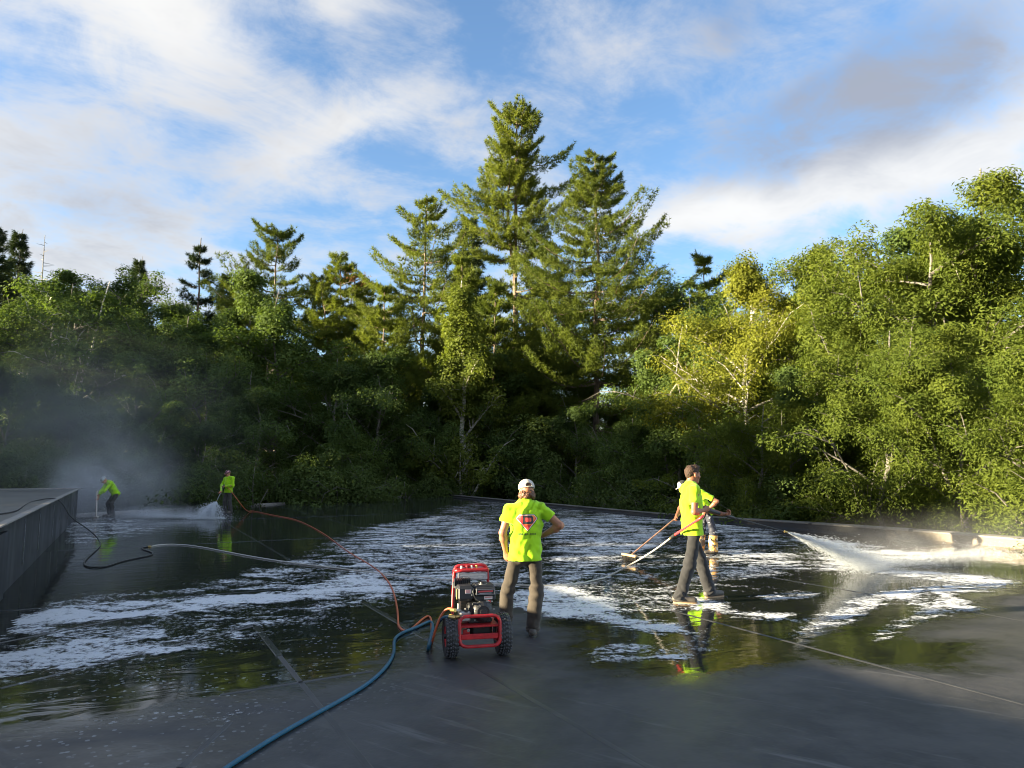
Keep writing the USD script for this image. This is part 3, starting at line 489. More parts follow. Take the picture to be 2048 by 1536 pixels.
def broadleaf(seed, H, R, base=0.12, lean=0.0, limbs=13, clumps=230, per=110, leaf=(0.16, 0.10), clump_r=(0.75, 0.5), shape='round', droop=0.3, stems=1, flat=0.55, trunk_r=None, twig=True, gap=0.0, clear=0.0):
    """(wood, foliage) of a broad-leaved tree: trunk, limbs to the crown's skin, leaf clumps along them."""
    rng = np.random.default_rng(seed); wood, C, A = [], [], []
    tr = trunk_r or H * 0.013
    env = {'round': lambda h: np.sqrt(np.clip(1 - ((h - 0.58) / 0.46) ** 2, 0.02, 1)), 'oval': lambda h: np.clip(np.sin(np.clip((h + 0.06) / 1.06, 0, 1) ** 0.85 * math.pi), 0.06, 1) ** 0.7,
           'spire': lambda h: np.clip((1.03 - h) / 0.8, 0.05, 1) ** 0.8 * np.clip(h / 0.18, 0.3, 1), 'vase': lambda h: np.clip(0.35 + h * 0.9, 0, 1) * np.clip((1.04 - h) / 0.3, 0.08, 1) ** 0.5}[shape]
    for sn in range(stems):
        ph = rng.uniform(0, 6.28); tilt = (0.10 + 0.12 * rng.random()) * (stems > 1) + lean
        zs = np.linspace(0, 1, 12); bend = np.cumsum(rng.normal(0, 0.012, (12, 2)), 0) * H
        top = H * (1 if sn == 0 else rng.uniform(0.75, 0.97))
        T = np.stack([math.cos(ph) * tilt * zs * H * zs ** 0.4 + bend[:, 0], math.sin(ph) * tilt * zs * H * zs ** 0.4 + bend[:, 1], zs * top * 0.97], 1); T[0, 2] = -0.4
        wood.append(tube(T, tr * (1 - 0.9 * zs) * (1 if stems == 1 else 0.7) + 0.008, 7))
        for j in range(limbs // stems + 1):
            h = base + (0.95 - base) * ((j + rng.random()) / (limbs // stems + 1)); p0 = np.array([np.interp(h, zs, T[:, k]) for k in range(3)])
            a = rng.uniform(0, 6.28) if j % 2 else (j * 2.4 + ph); rr = R * float(env(min(h + 0.12, 1))) * rng.uniform(0.62, 1.08)
            up = rng.uniform(0.15, 0.6) * rr + (0.12 if shape == 'spire' else 0.06) * H * (1 - h); end = p0 + [math.cos(a) * rr, math.sin(a) * rr, up]
            end[2] = min(end[2], H * 0.98)
            mid = (p0 + end) / 2 + [0, 0, 0.1 * rr] + rng.normal(0, 0.05 * rr, 3); q = np.linspace(0, 1, 6)[:, None]
            Bz = (1 - q) ** 2 * p0 + 2 * q * (1 - q) * mid + q ** 2 * end; wood.append(tube(Bz, tr * 0.42 * (1 - 0.85 * q[:, 0]) * (1.1 - h * 0.6) + 0.006, 5, False))
            for m in range(8):
                f = rng.uniform(0.2, 1.0); b0 = np.array([np.interp(f, q[:, 0], Bz[:, k]) for k in range(3)]); dv = unit(end - p0) * 0.6 + unit(rng.normal(size=3) + [0, 0, 0.35]) ; e2 = b0 + unit(dv) * rr * rng.uniform(0.22, 0.5)
                if twig: wood.append(tube(np.array([b0, (b0 + e2) / 2 + [0, 0, 0.06 * rr], e2]), [tr * 0.13 + 0.004, tr * 0.09 + 0.003, 0.003], 4, False))
                for g in np.linspace(0.4, 1.05, 3): C.append(b0 + (e2 - b0) * g + rng.normal(0, 0.16, 3)); A.append(unit(e2 - p0))
            C.append(end); A.append(unit(end - p0))
    C, A = np.array(C), np.array(A)
    if gap: sel = meshkit.noise(C / (R * 0.45), seed) > gap; C, A = C[sel], A[sel]
    if clear: sel = (np.hypot(C[:, 0], C[:, 1]) > clear) | (C[:, 2] > 0.84 * H); C, A = C[sel], A[sel]
    if len(C) > clumps: sel = rng.choice(len(C), clumps, False); C, A = C[sel], A[sel]
    n = len(C) * per; ci = np.repeat(np.arange(len(C)), per); cr = rng.uniform(0.7, 1.3, (len(C), 1)) * [clump_r[0], clump_r[0], clump_r[1]]
    d = unit(rng.normal(size=(n, 3))); rad = rng.uniform(0.25, 1.0, (n, 1)) ** 0.5; low = (d[:, 2] < -0.2) & (rng.random(n) < 0.35); d[low, 2] *= -0.6
    P = C[ci] + d * rad * cr[ci] + np.array([0, 0, -0.15]) * cr[ci] * rng.random((n, 1))
    Nr = d * 0.5 + A[ci] * 0.35 + [0, 0, flat] + rng.normal(0, 0.35, (n, 3))
    ok = P[:, 2] > 0.15
    return join(wood), leaves(rng, P[ok], Nr[ok], leaf[0], leaf[1], droop)

def pine(seed, H, R, bare=0.12, crown=None, n_whorl=None, sparse=0.0, tufts=1.0, lean=(0, 0), twin=None, tr=None, boughs=(), gaps=0.15, up=0.10, needle=0.27, dead=0.6, wd=0.040, steep=0.55):
    """A white pine: whorled boughs that bear flat plates of needle tufts and turn up at their tips. crown(h) = bough length factor."""
    rng = np.random.default_rng(seed); wood, P, D = [], [], []; tr = tr or H * 0.0105
    crown = crown or (lambda h: np.clip((1.04 - h) / 0.62, 0.05, 1) ** 0.75 * np.clip(0.55 + h, 0, 1))
    leaders = [(0.0, 1.0, 0.0, 0.0)] + (list(twin) if twin else [])
    for li, (h0, h1, dx, dy) in enumerate(leaders):
        zs = np.linspace(h0, h1, 16); w = (zs - h0) / max(h1 - h0, 1e-6); wig = np.cumsum(rng.normal(0, 0.0022, (16, 2)), 0) * H
        T = np.stack([lean[0] * zs * H + dx * w ** 0.6 * H + wig[:, 0], lean[1] * zs * H + dy * w ** 0.6 * H + wig[:, 1], zs * H], 1)
        if h0 == 0: T[0, 2] = -0.4
        wood.append(tube(T, tr * (1 - 0.93 * zs) * (1.0 if li == 0 else 0.75) + 0.012, 8))
        at = lambda h: np.array([np.interp(h, zs, T[:, k]) for k in range(3)])
        hs = []; h = max(bare, h0 + 0.05 * (h0 > 0))
        while h < h1 - 0.012:
            hs.append(h); h += (1 / 27 if n_whorl is None else 1.0 / n_whorl) * rng.uniform(0.75, 1.25) * (1.25 - 0.5 * h)
        B = []
        for h in hs:
            k = rng.integers(4, 7); a0 = rng.uniform(0, 6.28)
            for j in range(k):
                if rng.random() < gaps + sparse * (1 - h): continue
                B.append((h + rng.uniform(-0.014, 0.014), a0 + j * 6.283 / k + rng.normal(0, 0.25), R * float(crown(h)) * rng.uniform(0.45, 1.15) * (0.75 if li else 1), None))
        if li == 0: B += [(b[0], b[1], b[2], b[3] if len(b) > 3 else None) for b in boughs]
        for (h, a, L, sw) in B:
            p0 = at(h); o = np.array([math.cos(a), math.sin(a), 0]); side = np.array([-o[1], o[0], 0])
            rise = (steep * max(h - 0.62, 0) + up + rng.normal(0, 0.05)) if sw is None else sw
            q = np.linspace(0, 1, 7); path = p0 + o * (q * L)[:, None] + np.array([0, 0, 1.0]) * (L * (rise * q - 0.10 * np.sin(q * math.pi) + 0.20 * q ** 3))[:, None] + side * (rng.normal(0, 0.06) * L * q ** 2)[:, None]
            wood.append(tube(path, (0.012 * L + 0.012) * (1 - 0.86 * q), 5, False))
            m = max(14, int((27 + 66 * L) * tufts)); f = rng.uniform(0.10 if L > 1.2 else 0.03, 1.0, m) ** 0.8
            base = np.stack([np.interp(f, q, path[:, k]) for k in range(3)], 1); w = 0.33 * L * (1 - f * 0.6) + 0.16
            sgn = rng.choice([-1, 1], m); r1 = rng.random(m) ** 0.7; out = base + side * (sgn * r1 * w)[:, None] + o * (r1 * w * 0.55)[:, None] + np.array([0, 0, 1]) * (0.10 * r1 * w + rng.normal(0.03, 0.05 + 0.012 * L, m))[:, None]
            P.append(out); D.append(o * 0.55 + side * (sgn * 0.4 * r1)[:, None] + [0, 0, 0.55])
        hb = bare * dead
        while li == 0 and hb < bare + 0.02 and bare > 0.1:      # dead stubs under the crown
            a = rng.uniform(0, 6.28); p0 = at(hb); L = R * rng.uniform(0.25, 0.75); e = p0 + [math.cos(a) * L, math.sin(a) * L, rng.uniform(-0.1, 0.12) * L]
            wood.append(tube(np.array([p0, (p0 + e) / 2 + [0, 0, 0.04 * L], e]), [0.02, 0.014, 0.005], 4, False)); hb += rng.uniform(0.012, 0.03)
    P, D = np.vstack(P), np.vstack(D)
    return join(wood), blades(rng, P, D, needle, wd, 6, 0.7)

def spruce(seed, H, R, tufts=1.0, bare=0.04):
    rng = np.random.default_rng(seed); wood, P, D = [tube(np.array([[0, 0, -0.4], [0, 0, H * 0.5], [0.01 * H, 0, H]]), [H * 0.012, H * 0.008, 0.01], 7)], [], []
    h = bare
    while h < 0.985:
        k = rng.integers(5, 8); a0 = rng.uniform(0, 6.28)
        for j in range(k):
            if rng.random() < 0.12: continue
            a = a0 + j * 6.283 / k + rng.normal(0, 0.2); L = R * (1.02 - h) ** 0.85 * rng.uniform(0.45, 1.15) + 0.06; o = np.array([math.cos(a), math.sin(a), 0]); side = np.array([-o[1], o[0], 0]); q = np.linspace(0, 1, 5)
            path = np.array([0, 0, h * H]) + o * (q * L)[:, None] + np.array([0, 0, 1]) * (L * (-0.32 * (1 - h) * q + 0.25 * q ** 2.5))[:, None]
            wood.append(tube(path, 0.03 * (1 - 0.85 * q) * (1.1 - h), 4, False)); m = int((14 + 40 * L) * tufts); f = rng.uniform(0.1, 1, m); w = 0.30 * L * (1 - 0.7 * f) + 0.05; sg = rng.uniform(-1, 1, m)
            base = np.stack([np.interp(f, q, path[:, c]) for c in range(3)], 1)
            P.append(base + side * (sg * w)[:, None] + o * (np.abs(sg) * w * 0.5)[:, None] - np.array([0, 0, 1]) * (rng.random(m) * 0.30 - 0.05)[:, None]); D.append(o * 0.8 + side * (sg * 0.6)[:, None] + [0, 0, 0.1])
        h += 0.021 * rng.uniform(0.7, 1.4)
    return join(wood), blades(rng, np.vstack(P), np.vstack(D), 0.22, 0.034, 5, 0.5)

PROTO = {}                                                # kind -> (wood, foliage, bark, leaf, height)
def proto(kind, parts, bark, leaf, H): PROTO[kind] = [parts[0], parts[1], bark, leaf, float(parts[1][0][:, 2].max()) - 0.1, None]
proto('maple', broadleaf(1, 13, 4.6, 0.16, limbs=17, clumps=520, per=82, leaf=(0.128, 0.092), clump_r=(0.58, 0.46)), B_grey, L_maple, 13)
proto('maple_b', broadleaf(2, 13, 3.9, 0.10, limbs=18, clumps=520, per=82, leaf=(0.124, 0.09), clump_r=(0.56, 0.46), shape='oval', stems=2), B_grey, L_maple, 13)
proto('maple_c', broadleaf(3, 13, 5.2, 0.2, limbs=17, clumps=520, per=82, leaf=(0.128, 0.092), clump_r=(0.62, 0.46), shape='vase', gap=0.2), B_grey, L_maple, 13)
proto('aspen', broadleaf(5, 14, 2.9, 0.16, limbs=24, clumps=420, per=80, leaf=(0.12, 0.10), clump_r=(0.45, 0.42), shape='spire', flat=0.35), B_birch, L_aspen, 14)
proto('birch', broadleaf(16, 15, 4.9, 0.34, limbs=22, clumps=500, per=140, leaf=(0.095, 0.07), clump_r=(0.58, 0.52), shape='oval', flat=0.3, stems=1, trunk_r=0.19, gap=0.24, clear=1.15), B_birch, L_birch, 15)
proto('ash', broadleaf(21, 14, 5.0, 0.10, limbs=21, clumps=680, per=108, leaf=(0.14, 0.055), clump_r=(0.58, 0.46), shape='round', droop=0.4, flat=0.4), B_grey, L_ash, 14)
proto('ash_b', broadleaf(22, 14, 4.6, 0.06, limbs=22, clumps=680, per=108, leaf=(0.136, 0.053), clump_r=(0.56, 0.46), shape='oval', droop=0.4, flat=0.4, stems=2, gap=0.15), B_grey, L_ash, 14)
proto('sapling', broadleaf(31, 5, 1.25, 0.05, limbs=16, clumps=110, per=85, leaf=(0.11, 0.07), clump_r=(0.3, 0.26), shape='spire'), B_grey, L_shrub, 5)
proto('bush', broadleaf(32, 3.4, 1.9, 0.03, limbs=16, clumps=170, per=110, leaf=(0.095, 0.05), clump_r=(0.40, 0.32), shape='vase', stems=4, flat=0.4, trunk_r=0.03), B_grey, L_shrub, 3.4)
proto('spruce', spruce(41, 15, 3.0), B_pine, L_spruce, 15)
proto('young_pine', pine(51, 16, 3.9, 0.10, tufts=1.15, n_whorl=18, crown=lambda h: np.clip((1.03 - h) / 0.55, 0.05, 1) ** 0.9), B_pine, L_pine, 16)
proto('old_pine', pine(52, 24, 5.2, 0.38, sparse=0.2, tufts=1.0), B_pine, L_pine, 24)

NAME = {'maple': 'broadleaf_tree', 'maple_b': 'broadleaf_tree', 'maple_c': 'broadleaf_tree', 'aspen': 'aspen_tree', 'birch': 'birch_tree', 'ash': 'ash_tree', 'ash_b': 'ash_tree', 'sapling': 'sapling', 'bush': 'bush', 'spruce': 'spruce_tree', 'young_pine': 'pine_tree', 'old_pine': 'pine_tree'}
CAT = {'sapling': 'sapling', 'bush': 'bush'}
def put(kind, label, x, y, height, rz, group=None):
    w, c, bark, leaf, H, root = PROTO[kind]; loc = (x, y, float(terrain(x, y))); s = height / H; cat = CAT.get(kind, 'tree')
    if root is None:
        t = thing(NAME[kind], label, cat, loc, rz, s, group); obj('trunk', w, bark, t, smooth=40); obj('crown', c, leaf, t); PROTO[kind][5] = t
        return t
    return dup(root, label, loc, rz, s, group, NAME[kind])
def put_px(kind, label, px, top, y, rz=None, group=None):   # so that its top stands where the photograph shows it, y metres ahead
    p = deep(px, top, y); rz = (px * 0.37 + top * 0.11 + y) % 6.28 if rz is None else rz
    return put(kind, label, p[0], y, p[2] - float(terrain(p[0], y)), rz, group)
def own(name, label, parts, bark, leaf, px, top, y, H, rz=0.0, extra=None):
    H = float(parts[1][0][:, 2].max()) - 0.1
    p = deep(px, top, y); g = float(terrain(p[0], y)); t = thing(name, label, 'tree', (p[0], y, g), rz, (p[2] - g) / H)
    obj('trunk', parts[0], bark, t, smooth=40); obj('crown', parts[1], leaf, t)
    return t
PW = math.pi
# the tall pines in the middle
tall = lambda h: np.where(h > 0.86, 0.30, np.where(h > 0.80, 0.36, np.where(h > 0.76, 0.52, 0.66)))
own('pine_tree', 'tallest pine with a flat tufted top and one long bare-armed bough to the left',
    pine(61, 34, 6.6, 0.34, crown=tall, tufts=1.25, sparse=0.08, n_whorl=25, twin=[(0.60, 0.965, -0.034, 0.0), (0.72, 0.99, 0.024, 0.01)], boughs=((0.775, PW * 0.98, 5.6, -0.06), (0.785, PW * 1.02, 3.9, 0.0), (0.865, 0.1, 4.2, 0.16), (0.80, 0.15, 4.6, 0.12)), gaps=0.26, up=0.10, steep=1.6), B_pine, L_pine, 1030, 195, 56, 34)
full = lambda h: np.clip((1.02 - h) / 0.40, 0.04, 1) ** 0.8
own('pine_tree', 'big full pine with sunlit plates of needles reaching down to deep shade',
    pine(62, 31, 6.9, 0.14, crown=full, tufts=1.45, n_whorl=28, gaps=0.12, up=0.06), B_pine, L_pine, 1192, 302, 50, 31)
wide = lambda h: np.where(h > 0.8, np.clip((1.03 - h) / 0.3, 0.1, 1), np.clip(0.62 + 0.6 * np.abs(np.sin(h * 9)), 0.4, 1.1))
own('pine_tree', 'broad pine with a rounded tip and boughs spreading to the left',
    pine(63, 27, 5.4, 0.36, crown=wide, tufts=1.1, n_whorl=25, boughs=((0.70, PW, 5.0, 0.18), (0.64, PW * 0.95, 5.2, 0.1), (0.60, PW * 1.05, 4.6, 0.16)), gaps=0.2), B_pine, L_pine, 842, 378, 58, 27)
own('pine_tree', 'open pine with long upswept separate boughs standing against the sky',
    pine(64, 24, 5.2, 0.42, crown=lambda h: np.clip((1.06 - h) / 0.36, 0.3, 1), tufts=1.15, n_whorl=20, gaps=0.25, up=0.16), B_pine, L_pine, 560, 438, 64, 24)
own('pine_tree', 'slim pine with many short tops beside a rust-brown dying bough',
    pine(65, 22, 3.3, 0.34, crown=lambda h: np.clip((1.05 - h) / 0.4, 0.3, 1), tufts=0.95, n_whorl=19, twin=[(0.6, 0.97, 0.06, 0), (0.62, 0.93, -0.07, 0.02)], gaps=0.25), B_pine, L_pine, 682, 500, 62, 22)
own('pine_tree', 'tiered pine with level separate boughs, alone on the skyline at the left',
    pine(66, 20, 4.4, 0.2, crown=lambda h: np.clip((1.03 - h) / 0.75, 0.05, 1), n_whorl=17, tufts=0.9, gaps=0.15, up=0.05), B_pine, L_spruce, 400, 492, 66, 20)
for k, d, px, top, y, s in (('young_pine', 'bright green pine filling the gap below the tallest pine on its left', 930, 500, 52, 0.4), ('spruce', 'dark narrow spruce tip between the broad pine and the tallest pine', 940, 430, 66, 0.2),
        ('young_pine', 'pine in half shade between the two biggest pines', 1100, 480, 60, 2.0), ('young_pine', 'leafy-looking pine right of the broad rounded pine', 985, 560, 49, 4.0), ('young_pine', 'low sunlit pine left of the broad rounded pine', 775, 560, 56, 1.0),
        ('old_pine', 'tall bare-stemmed pine trunk in the gap left of the birch with the sunlit top', 725, 560, 66, 1.5), ('old_pine', 'thin pine with bare lower trunk behind the slim many-topped pine', 640, 560, 70, 3.0),
        ('young_pine', 'yellow-green pine at the foot of the open upswept pine', 505, 590, 58, 2.2), ('spruce', 'small dark spruce with two-sided steps on the left skyline', 280, 517, 74, 0.5), ('spruce', 'dark spruce second from the left border of the photo on the hill', 40, 462, 62, 1.0),
        ('spruce', 'dark spruce cut by the left border of the photo', -6, 448, 58, 2.0), ('spruce', 'small spruce tip right of the tiered pine', 452, 545, 74, 3.0), ('spruce', 'tiny spruce tip beside the open upswept pine', 478, 552, 76, 4.0),
        ('young_pine', 'dark pine top behind the yellowing birch', 1412, 500, 60, 0.8), ('young_pine', 'dark pine top looking out over the ash trees', 1642, 488, 52, 1.7), ('young_pine', 'pine right of the big full pine, low and shaded', 1300, 600, 58, 2.7)):
    put_px(k, d, px, top, y, s)
# dying boughs
rng = np.random.default_rng(5)
for px, py, y, lab in ((712, 560, 61, 'rust-brown dead pine bough left of the broad pine'), (1236, 600, 49, 'rust-brown dead twig spray in the big full pine')):
    c = deep(px, py, y); P = c + rng.normal(0, 1, (150, 3)) * [0.8, 0.8, 0.35]; t = thing('dead_bough', lab, 'bough', c)
    obj('twig', shift(join([tube(np.array([c + [-1.2, 0, -0.4], c, c + [0.9, 0.2, 0.2]]), [0.05, 0.03, 0.01], 5), tube(np.array([c, c + [0.2, 0.7, 0.3]]), [0.03, 0.008], 5)]), -c), B_dead, t); obj('needles', shift(blades(rng, P, rng.normal(size=P.shape), 0.24, 0.03, 6, 0.6), -c), L_rust, t)
# dead snag on the left hill
c = deep(90, 470, 66); g = float(terrain(c[0], 66)); hh = c[2] - g; rng = np.random.default_rng(9)
t = thing('dead_tree', 'bare grey dead tree standing up from the left hill', 'tree', (c[0], 66, g)); W = [tube(np.array([[0, 0, -0.3], [0.1, 0, hh * 0.5], [0, 0, hh]]), [0.22, 0.13, 0.02], 7)]
for z in np.linspace(hh * 0.6, hh * 0.97, 26):
    a = rng.uniform(0, 6.28); L = (hh * 1.05 - z) * 0.17 + 0.25; W.append(tube(np.array([[0, 0, z], [math.cos(a) * L, math.sin(a) * L, z + rng.uniform(-0.1, 0.25) * L]]), [0.035, 0.008], 4, False))
obj('trunk', join(W), B_dead, t)
# the yellowing birch, the sunlit aspen and other marked trees
put_px('birch', 'yellowing birch with pale forked trunk in the sun, right of the big full pine', 1500, 508, 33, 2.3)
put_px('aspen', 'slim aspen whose yellow-green top alone is in the sun, in front of the pines', 925, 572, 46, 0.3)
put_px('sapling', 'single pointed sapling behind the worker in the white cap', 1060, 838, 44.5, 0.3)
for k, d, px, top, y, s in (
        ('ash', 'ash tree whose crown makes the hump left of the slope at the right', 1722, 456, 30, 0.2), ('ash_b', 'tallest ash, at the upper right corner of the wood', 1985, 366, 27, 1.4), ('ash', 'ash tree in the middle of the right slope of crowns', 1840, 440, 26, 2.6), ('ash_b', 'ash crown cut by the right border of the photo', 2110, 400, 23, 4.1),
        ('ash_b', 'low ash just right of the yellowing birch', 1610, 590, 31, 3.3), ('ash', 'drooping ash in front over the roof edge wall at the right', 1760, 640, 22.5, 5.0), ('ash_b', 'lower ash bough mass above the spray at the right', 1930, 650, 20, 0.9), ('ash', 'shaded ash at the right border close to the roof', 2090, 700, 17.5, 2.0),
        ('maple', 'bright green broadleaf under the yellowing birch on its left', 1390, 640, 36, 0.7), ('maple_b', 'sunlit broadleaf between the big full pine and the birch', 1345, 700, 38, 1.9), ('maple_b', 'low leafy tree right of the birch trunk', 1590, 740, 27, 2.8), ('ash', 'dark understorey ash behind the worker with the spray wand', 1500, 800, 26.5, 4.0),
        ('maple_c', 'pale rounded tree left of the dark pine top by the birch', 1380, 560, 52, 1.0), ('maple', 'tree behind the ash hump with its top just in view', 1650, 540, 40, 3.0), ('ash', 'ash filling between birch and hump', 1560, 580, 38, 5.2), ('maple_b', 'tree with a yellowish top behind the ash slope', 1900, 440, 36, 1.2), ('ash', 'ash crown behind the tallest ash', 2060, 400, 34, 2.2)):
    put_px(k, d, px, top, y, s)
for k, d, px, top, y, s in (
        ('maple', 'rounded pale-green tree, biggest crown of the shaded left wood', 285, 655, 44, 0.4), ('maple_c', 'tree with lit upper leaves left of the open pine', 430, 690, 46, 1.4), ('maple_b', 'dense dark tree in front of the open upswept pine', 570, 545, 50, 2.1), ('maple', 'dark green tree left of the aspen trunk', 760, 690, 46, 3.0),
        ('maple_c', 'broad dark tree in front of the pine gap', 660, 700, 45, 4.2), ('maple_b', 'tree in shade left of the worker in the white cap', 860, 720, 47.5, 5.0), ('maple', 'shaded tree over the far roof corner', 1000, 700, 49, 0.9), ('maple_c', 'shaded tree at the left border low on the hill', 40, 720, 40, 1.6),
        ('maple_b', 'greyish tree behind the spray mist at the left', 150, 740, 38, 2.5), ('maple', 'tree right of the mist behind the far worker in long sleeves', 520, 760, 41, 3.4), ('maple_c', 'leafy low tree above the far worker in long sleeves', 400, 820, 37, 4.4), ('maple_b', 'low tree between the two far workers', 300, 800, 36, 5.5),
        ('maple', 'green tree low behind the roof lip, centre of the dark wood', 690, 840, 43, 0.1), ('maple_c', 'shaded tree low in front of the aspen trunk', 880, 830, 47, 1.1), ('maple_b', 'low tree at the right end of the far roof lip', 980, 860, 49, 2.3), ('maple', 'dark low tree under the big full pine', 1150, 800, 45, 3.1), ('maple_c', 'dark low tree right of the big full pine trunk', 1260, 820, 41, 4.8),
        ('maple', 'hillside tree with thin pale stems on the left hill', 110, 570, 58, 0.6), ('maple_b', 'hillside tree below the dead grey tree', 190, 540, 64, 1.8), ('maple_c', 'hillside tree left of the two-stepped spruce', 240, 545, 66, 2.9), ('maple', 'hillside tree between the small spruce and the tiered pine', 330, 590, 60, 3.7), ('maple_b', 'tree at the foot of the tiered pine', 420, 620, 58, 4.6),
        ('maple_c', 'light green crown on the hill left of the open pine', 370, 612, 56, 5.4), ('maple_b', 'dark hillside tree under the border spruces', 60, 545, 56, 0.0), ('maple_c', 'second dark hillside tree right of the border spruces', 140, 600, 52, 2.0), ('maple', 'shaded tree filling the wood under the tiered pine', 460, 640, 52, 1.0)):
    put_px(k, d, px, top, y, s)
# birch with white stems on the left hill
own('birch_tree', 'thin tree with two pale leaning stems in the dark left hill', broadleaf(17, 13, 3.4, 0.5, limbs=12, clumps=230, per=60, leaf=(0.15, 0.11), clump_r=(0.55, 0.42), stems=2, gap=0.2, clear=0.6), B_birch, L_maple, 175, 556, 48, 13, 1.3)
# deeper rows that only fill the gaps: nothing tells them apart
rng = np.random.default_rng(77); fill = 'tree deep in the wood, glimpsed through the gaps between the front trees'
for px in range(-60, 2200, 88):
    y = 62 + rng.uniform(0, 16); top = (640 if px < 400 else 690 if px < 1300 else 660) + rng.uniform(-20, 50)
    put_px(('maple', 'maple_b', 'maple_c')[int(rng.integers(3))], fill, px, top, y if px < 1400 else y - 20, None, 'trees deep in the wood')
for px in range(460, 1500, 150):
    y = 54 + rng.uniform(0, 5); put_px('maple_b', fill, px + rng.uniform(-30, 30), 780 + rng.uniform(-40, 40), y, None, 'trees deep in the wood')
# bushes along the roof's far edges
for i, (px, top, y, k, d) in enumerate(((640, 890, 38, 'sapling', 'upright pale sapling at the roof lip, left one of its clump'), (700, 905, 38.5, 'bush', 'pale bush by the roof lip right of the upright sapling'), (770, 925, 41, 'bush', 'bush in the middle of the row at the roof lip'), (830, 940, 43, 'bush', 'last bush of the row before the far roof corner'),
        (560, 910, 36, 'bush', 'dark bush right of the far worker in long sleeves'), (500, 900, 34, 'bush', 'bush behind the orange hose and the far worker'), (370, 930, 32.5, 'bush', 'bush left of the far worker in long sleeves'), (310, 950, 31.5, 'bush', 'bush in the mist between the two far workers'), (240, 930, 31, 'bush', 'bush in the mist behind the bending worker'),
        (150, 900, 30, 'bush', 'misty bush left of the bending worker'), (60, 900, 31, 'bush', 'bush behind the raised roof block'), (-30, 880, 30, 'bush', 'bush at the left border behind the raised roof block'), (1110, 900, 43, 'bush', 'bush right behind the worker in the white cap'), (1200, 930, 39, 'bush', 'bush between the sapling and the broom worker'),
        (1290, 920, 35, 'bush', 'bush left of the broom worker, behind the edge wall'), (1460, 950, 27.5, 'bush', 'bush right of the broom worker, behind the edge wall'), (1550, 960, 25, 'bush', 'bush over the edge wall above the spray lance'), (930, 950, 47, 'bush', 'bush at the far roof corner'), (1180, 960, 40, 'sapling', 'low sapling left of the broom worker'))):
    p = deep(px, top, y); g = float(terrain(p[0], y)); put(k, d, p[0], y, (p[2] - g), px * 0.7)
# the wood goes on round the left side of the building, beyond the frame: it shades the roof
rng = np.random.default_rng(12)
for i, yy in enumerate(np.concatenate([np.linspace(-32, -3.2, 15), np.linspace(0.0, 12, 7), np.linspace(13.5, 28, 9)])):
    x = -31 - rng.uniform(0, 4); x = min(x, -0.80 * (yy + 5) - 12)
    put(('maple', 'maple_b', 'ash_b')[i % 3], 'tree of the wood that goes on along the left side of the building', x, yy, 9.75 + rng.uniform(-0.15, 0.3) + (min(2.6, 1.7 + 0.2 * (-1 - yy)) if yy < -1 else 5.8 if yy > 12.5 else 2.6 if yy > 8.3 else 0), i * 1.1, 'trees along the left side of the building')

for i, (x, y, top) in enumerate(((-47, 30, 15), (-50, 35, 16.5), (-54, 40, 18), (-57, 45, 19), (-60, 50, 20), (-63, 55, 20.5), (-56, 34, 18), (-66, 61, 22), (-44, 26, 13.5))):
    put(('maple', 'maple_b', 'maple_c')[i % 3], 'tree of the wood that goes on over the hill beyond the left border', x, y, top - 1.6 - float(terrain(x, y)), i * 0.9, 'trees over the hill at the left')
# ------------------------------------------------------------------ people
M_skin = mat('skin', (0.33, 0.15, 0.082), 0.5, noise=(9, 0.10), subsurface_weight=0.12, subsurface_radius=(0.6, 0.25, 0.12), subsurface_scale=0.02)
M_skin2 = mat('tanned_skin', (0.24, 0.098, 0.052), 0.5, noise=(9, 0.10), subsurface_weight=0.12, subsurface_radius=(0.6, 0.25, 0.12), subsurface_scale=0.02)
def cloth(name, color, rough=0.85, amount=0.10, scale=6, bump=0.004, **kw): return mat(name, color, rough, 0.25, noise=(scale, amount), bump=(38, bump), sheen_weight=0.15, **kw)
M_hiviz = cloth('hi_vis_shirt', (0.30, 0.56, 0.008), amount=0.05)
M_hem = cloth('hi_vis_hem', (0.52, 0.80, 0.01))
M_trs = cloth('brown_grey_trousers', (0.044, 0.035, 0.027), amount=0.25)
M_trs2 = cloth('dark_trousers', (0.018, 0.018, 0.020), amount=0.35)
M_trs3 = cloth('grey_trousers', (0.045, 0.042, 0.040), amount=0.3)
M_navy = cloth('navy_shorts', (0.012, 0.016, 0.035), amount=0.3)
M_boot = mat('boot_leather', (0.065, 0.056, 0.048), 0.6, noise=(14, 0.4), bump=(40, 0.002))
M_boot2 = mat('tan_boot_leather', (0.13, 0.085, 0.055), 0.6, noise=(14, 0.5), bump=(40, 0.002))
M_sole = mat('boot_sole', (0.03, 0.03, 0.03), 0.7)
M_sole2 = mat('tan_boot_sole', (0.30, 0.20, 0.115), 0.7, noise=(9, 0.2))
M_capw = mat('white_cap_cloth', (0.42, 0.38, 0.34), 0.85, noise=(5, 0.08), bump=(70, 0.002))
M_capb = mat('black_cap_cloth', (0.02, 0.02, 0.022), 0.8, noise=(5, 0.2))
M_capg = mat('grey_cap_cloth', (0.30, 0.31, 0.31), 0.8, noise=(5, 0.2))
M_strap = mat('cap_strap', (0.75, 0.66, 0.50), 0.6)
M_red_hair = mat('auburn_hair', (0.085, 0.032, 0.011), 0.55, noise=(30, 0.5), bump=(60, 0.01))
M_brown_hair = mat('brown_hair', (0.034, 0.015, 0.007), 0.8, noise=(40, 0.5), bump=(70, 0.01))
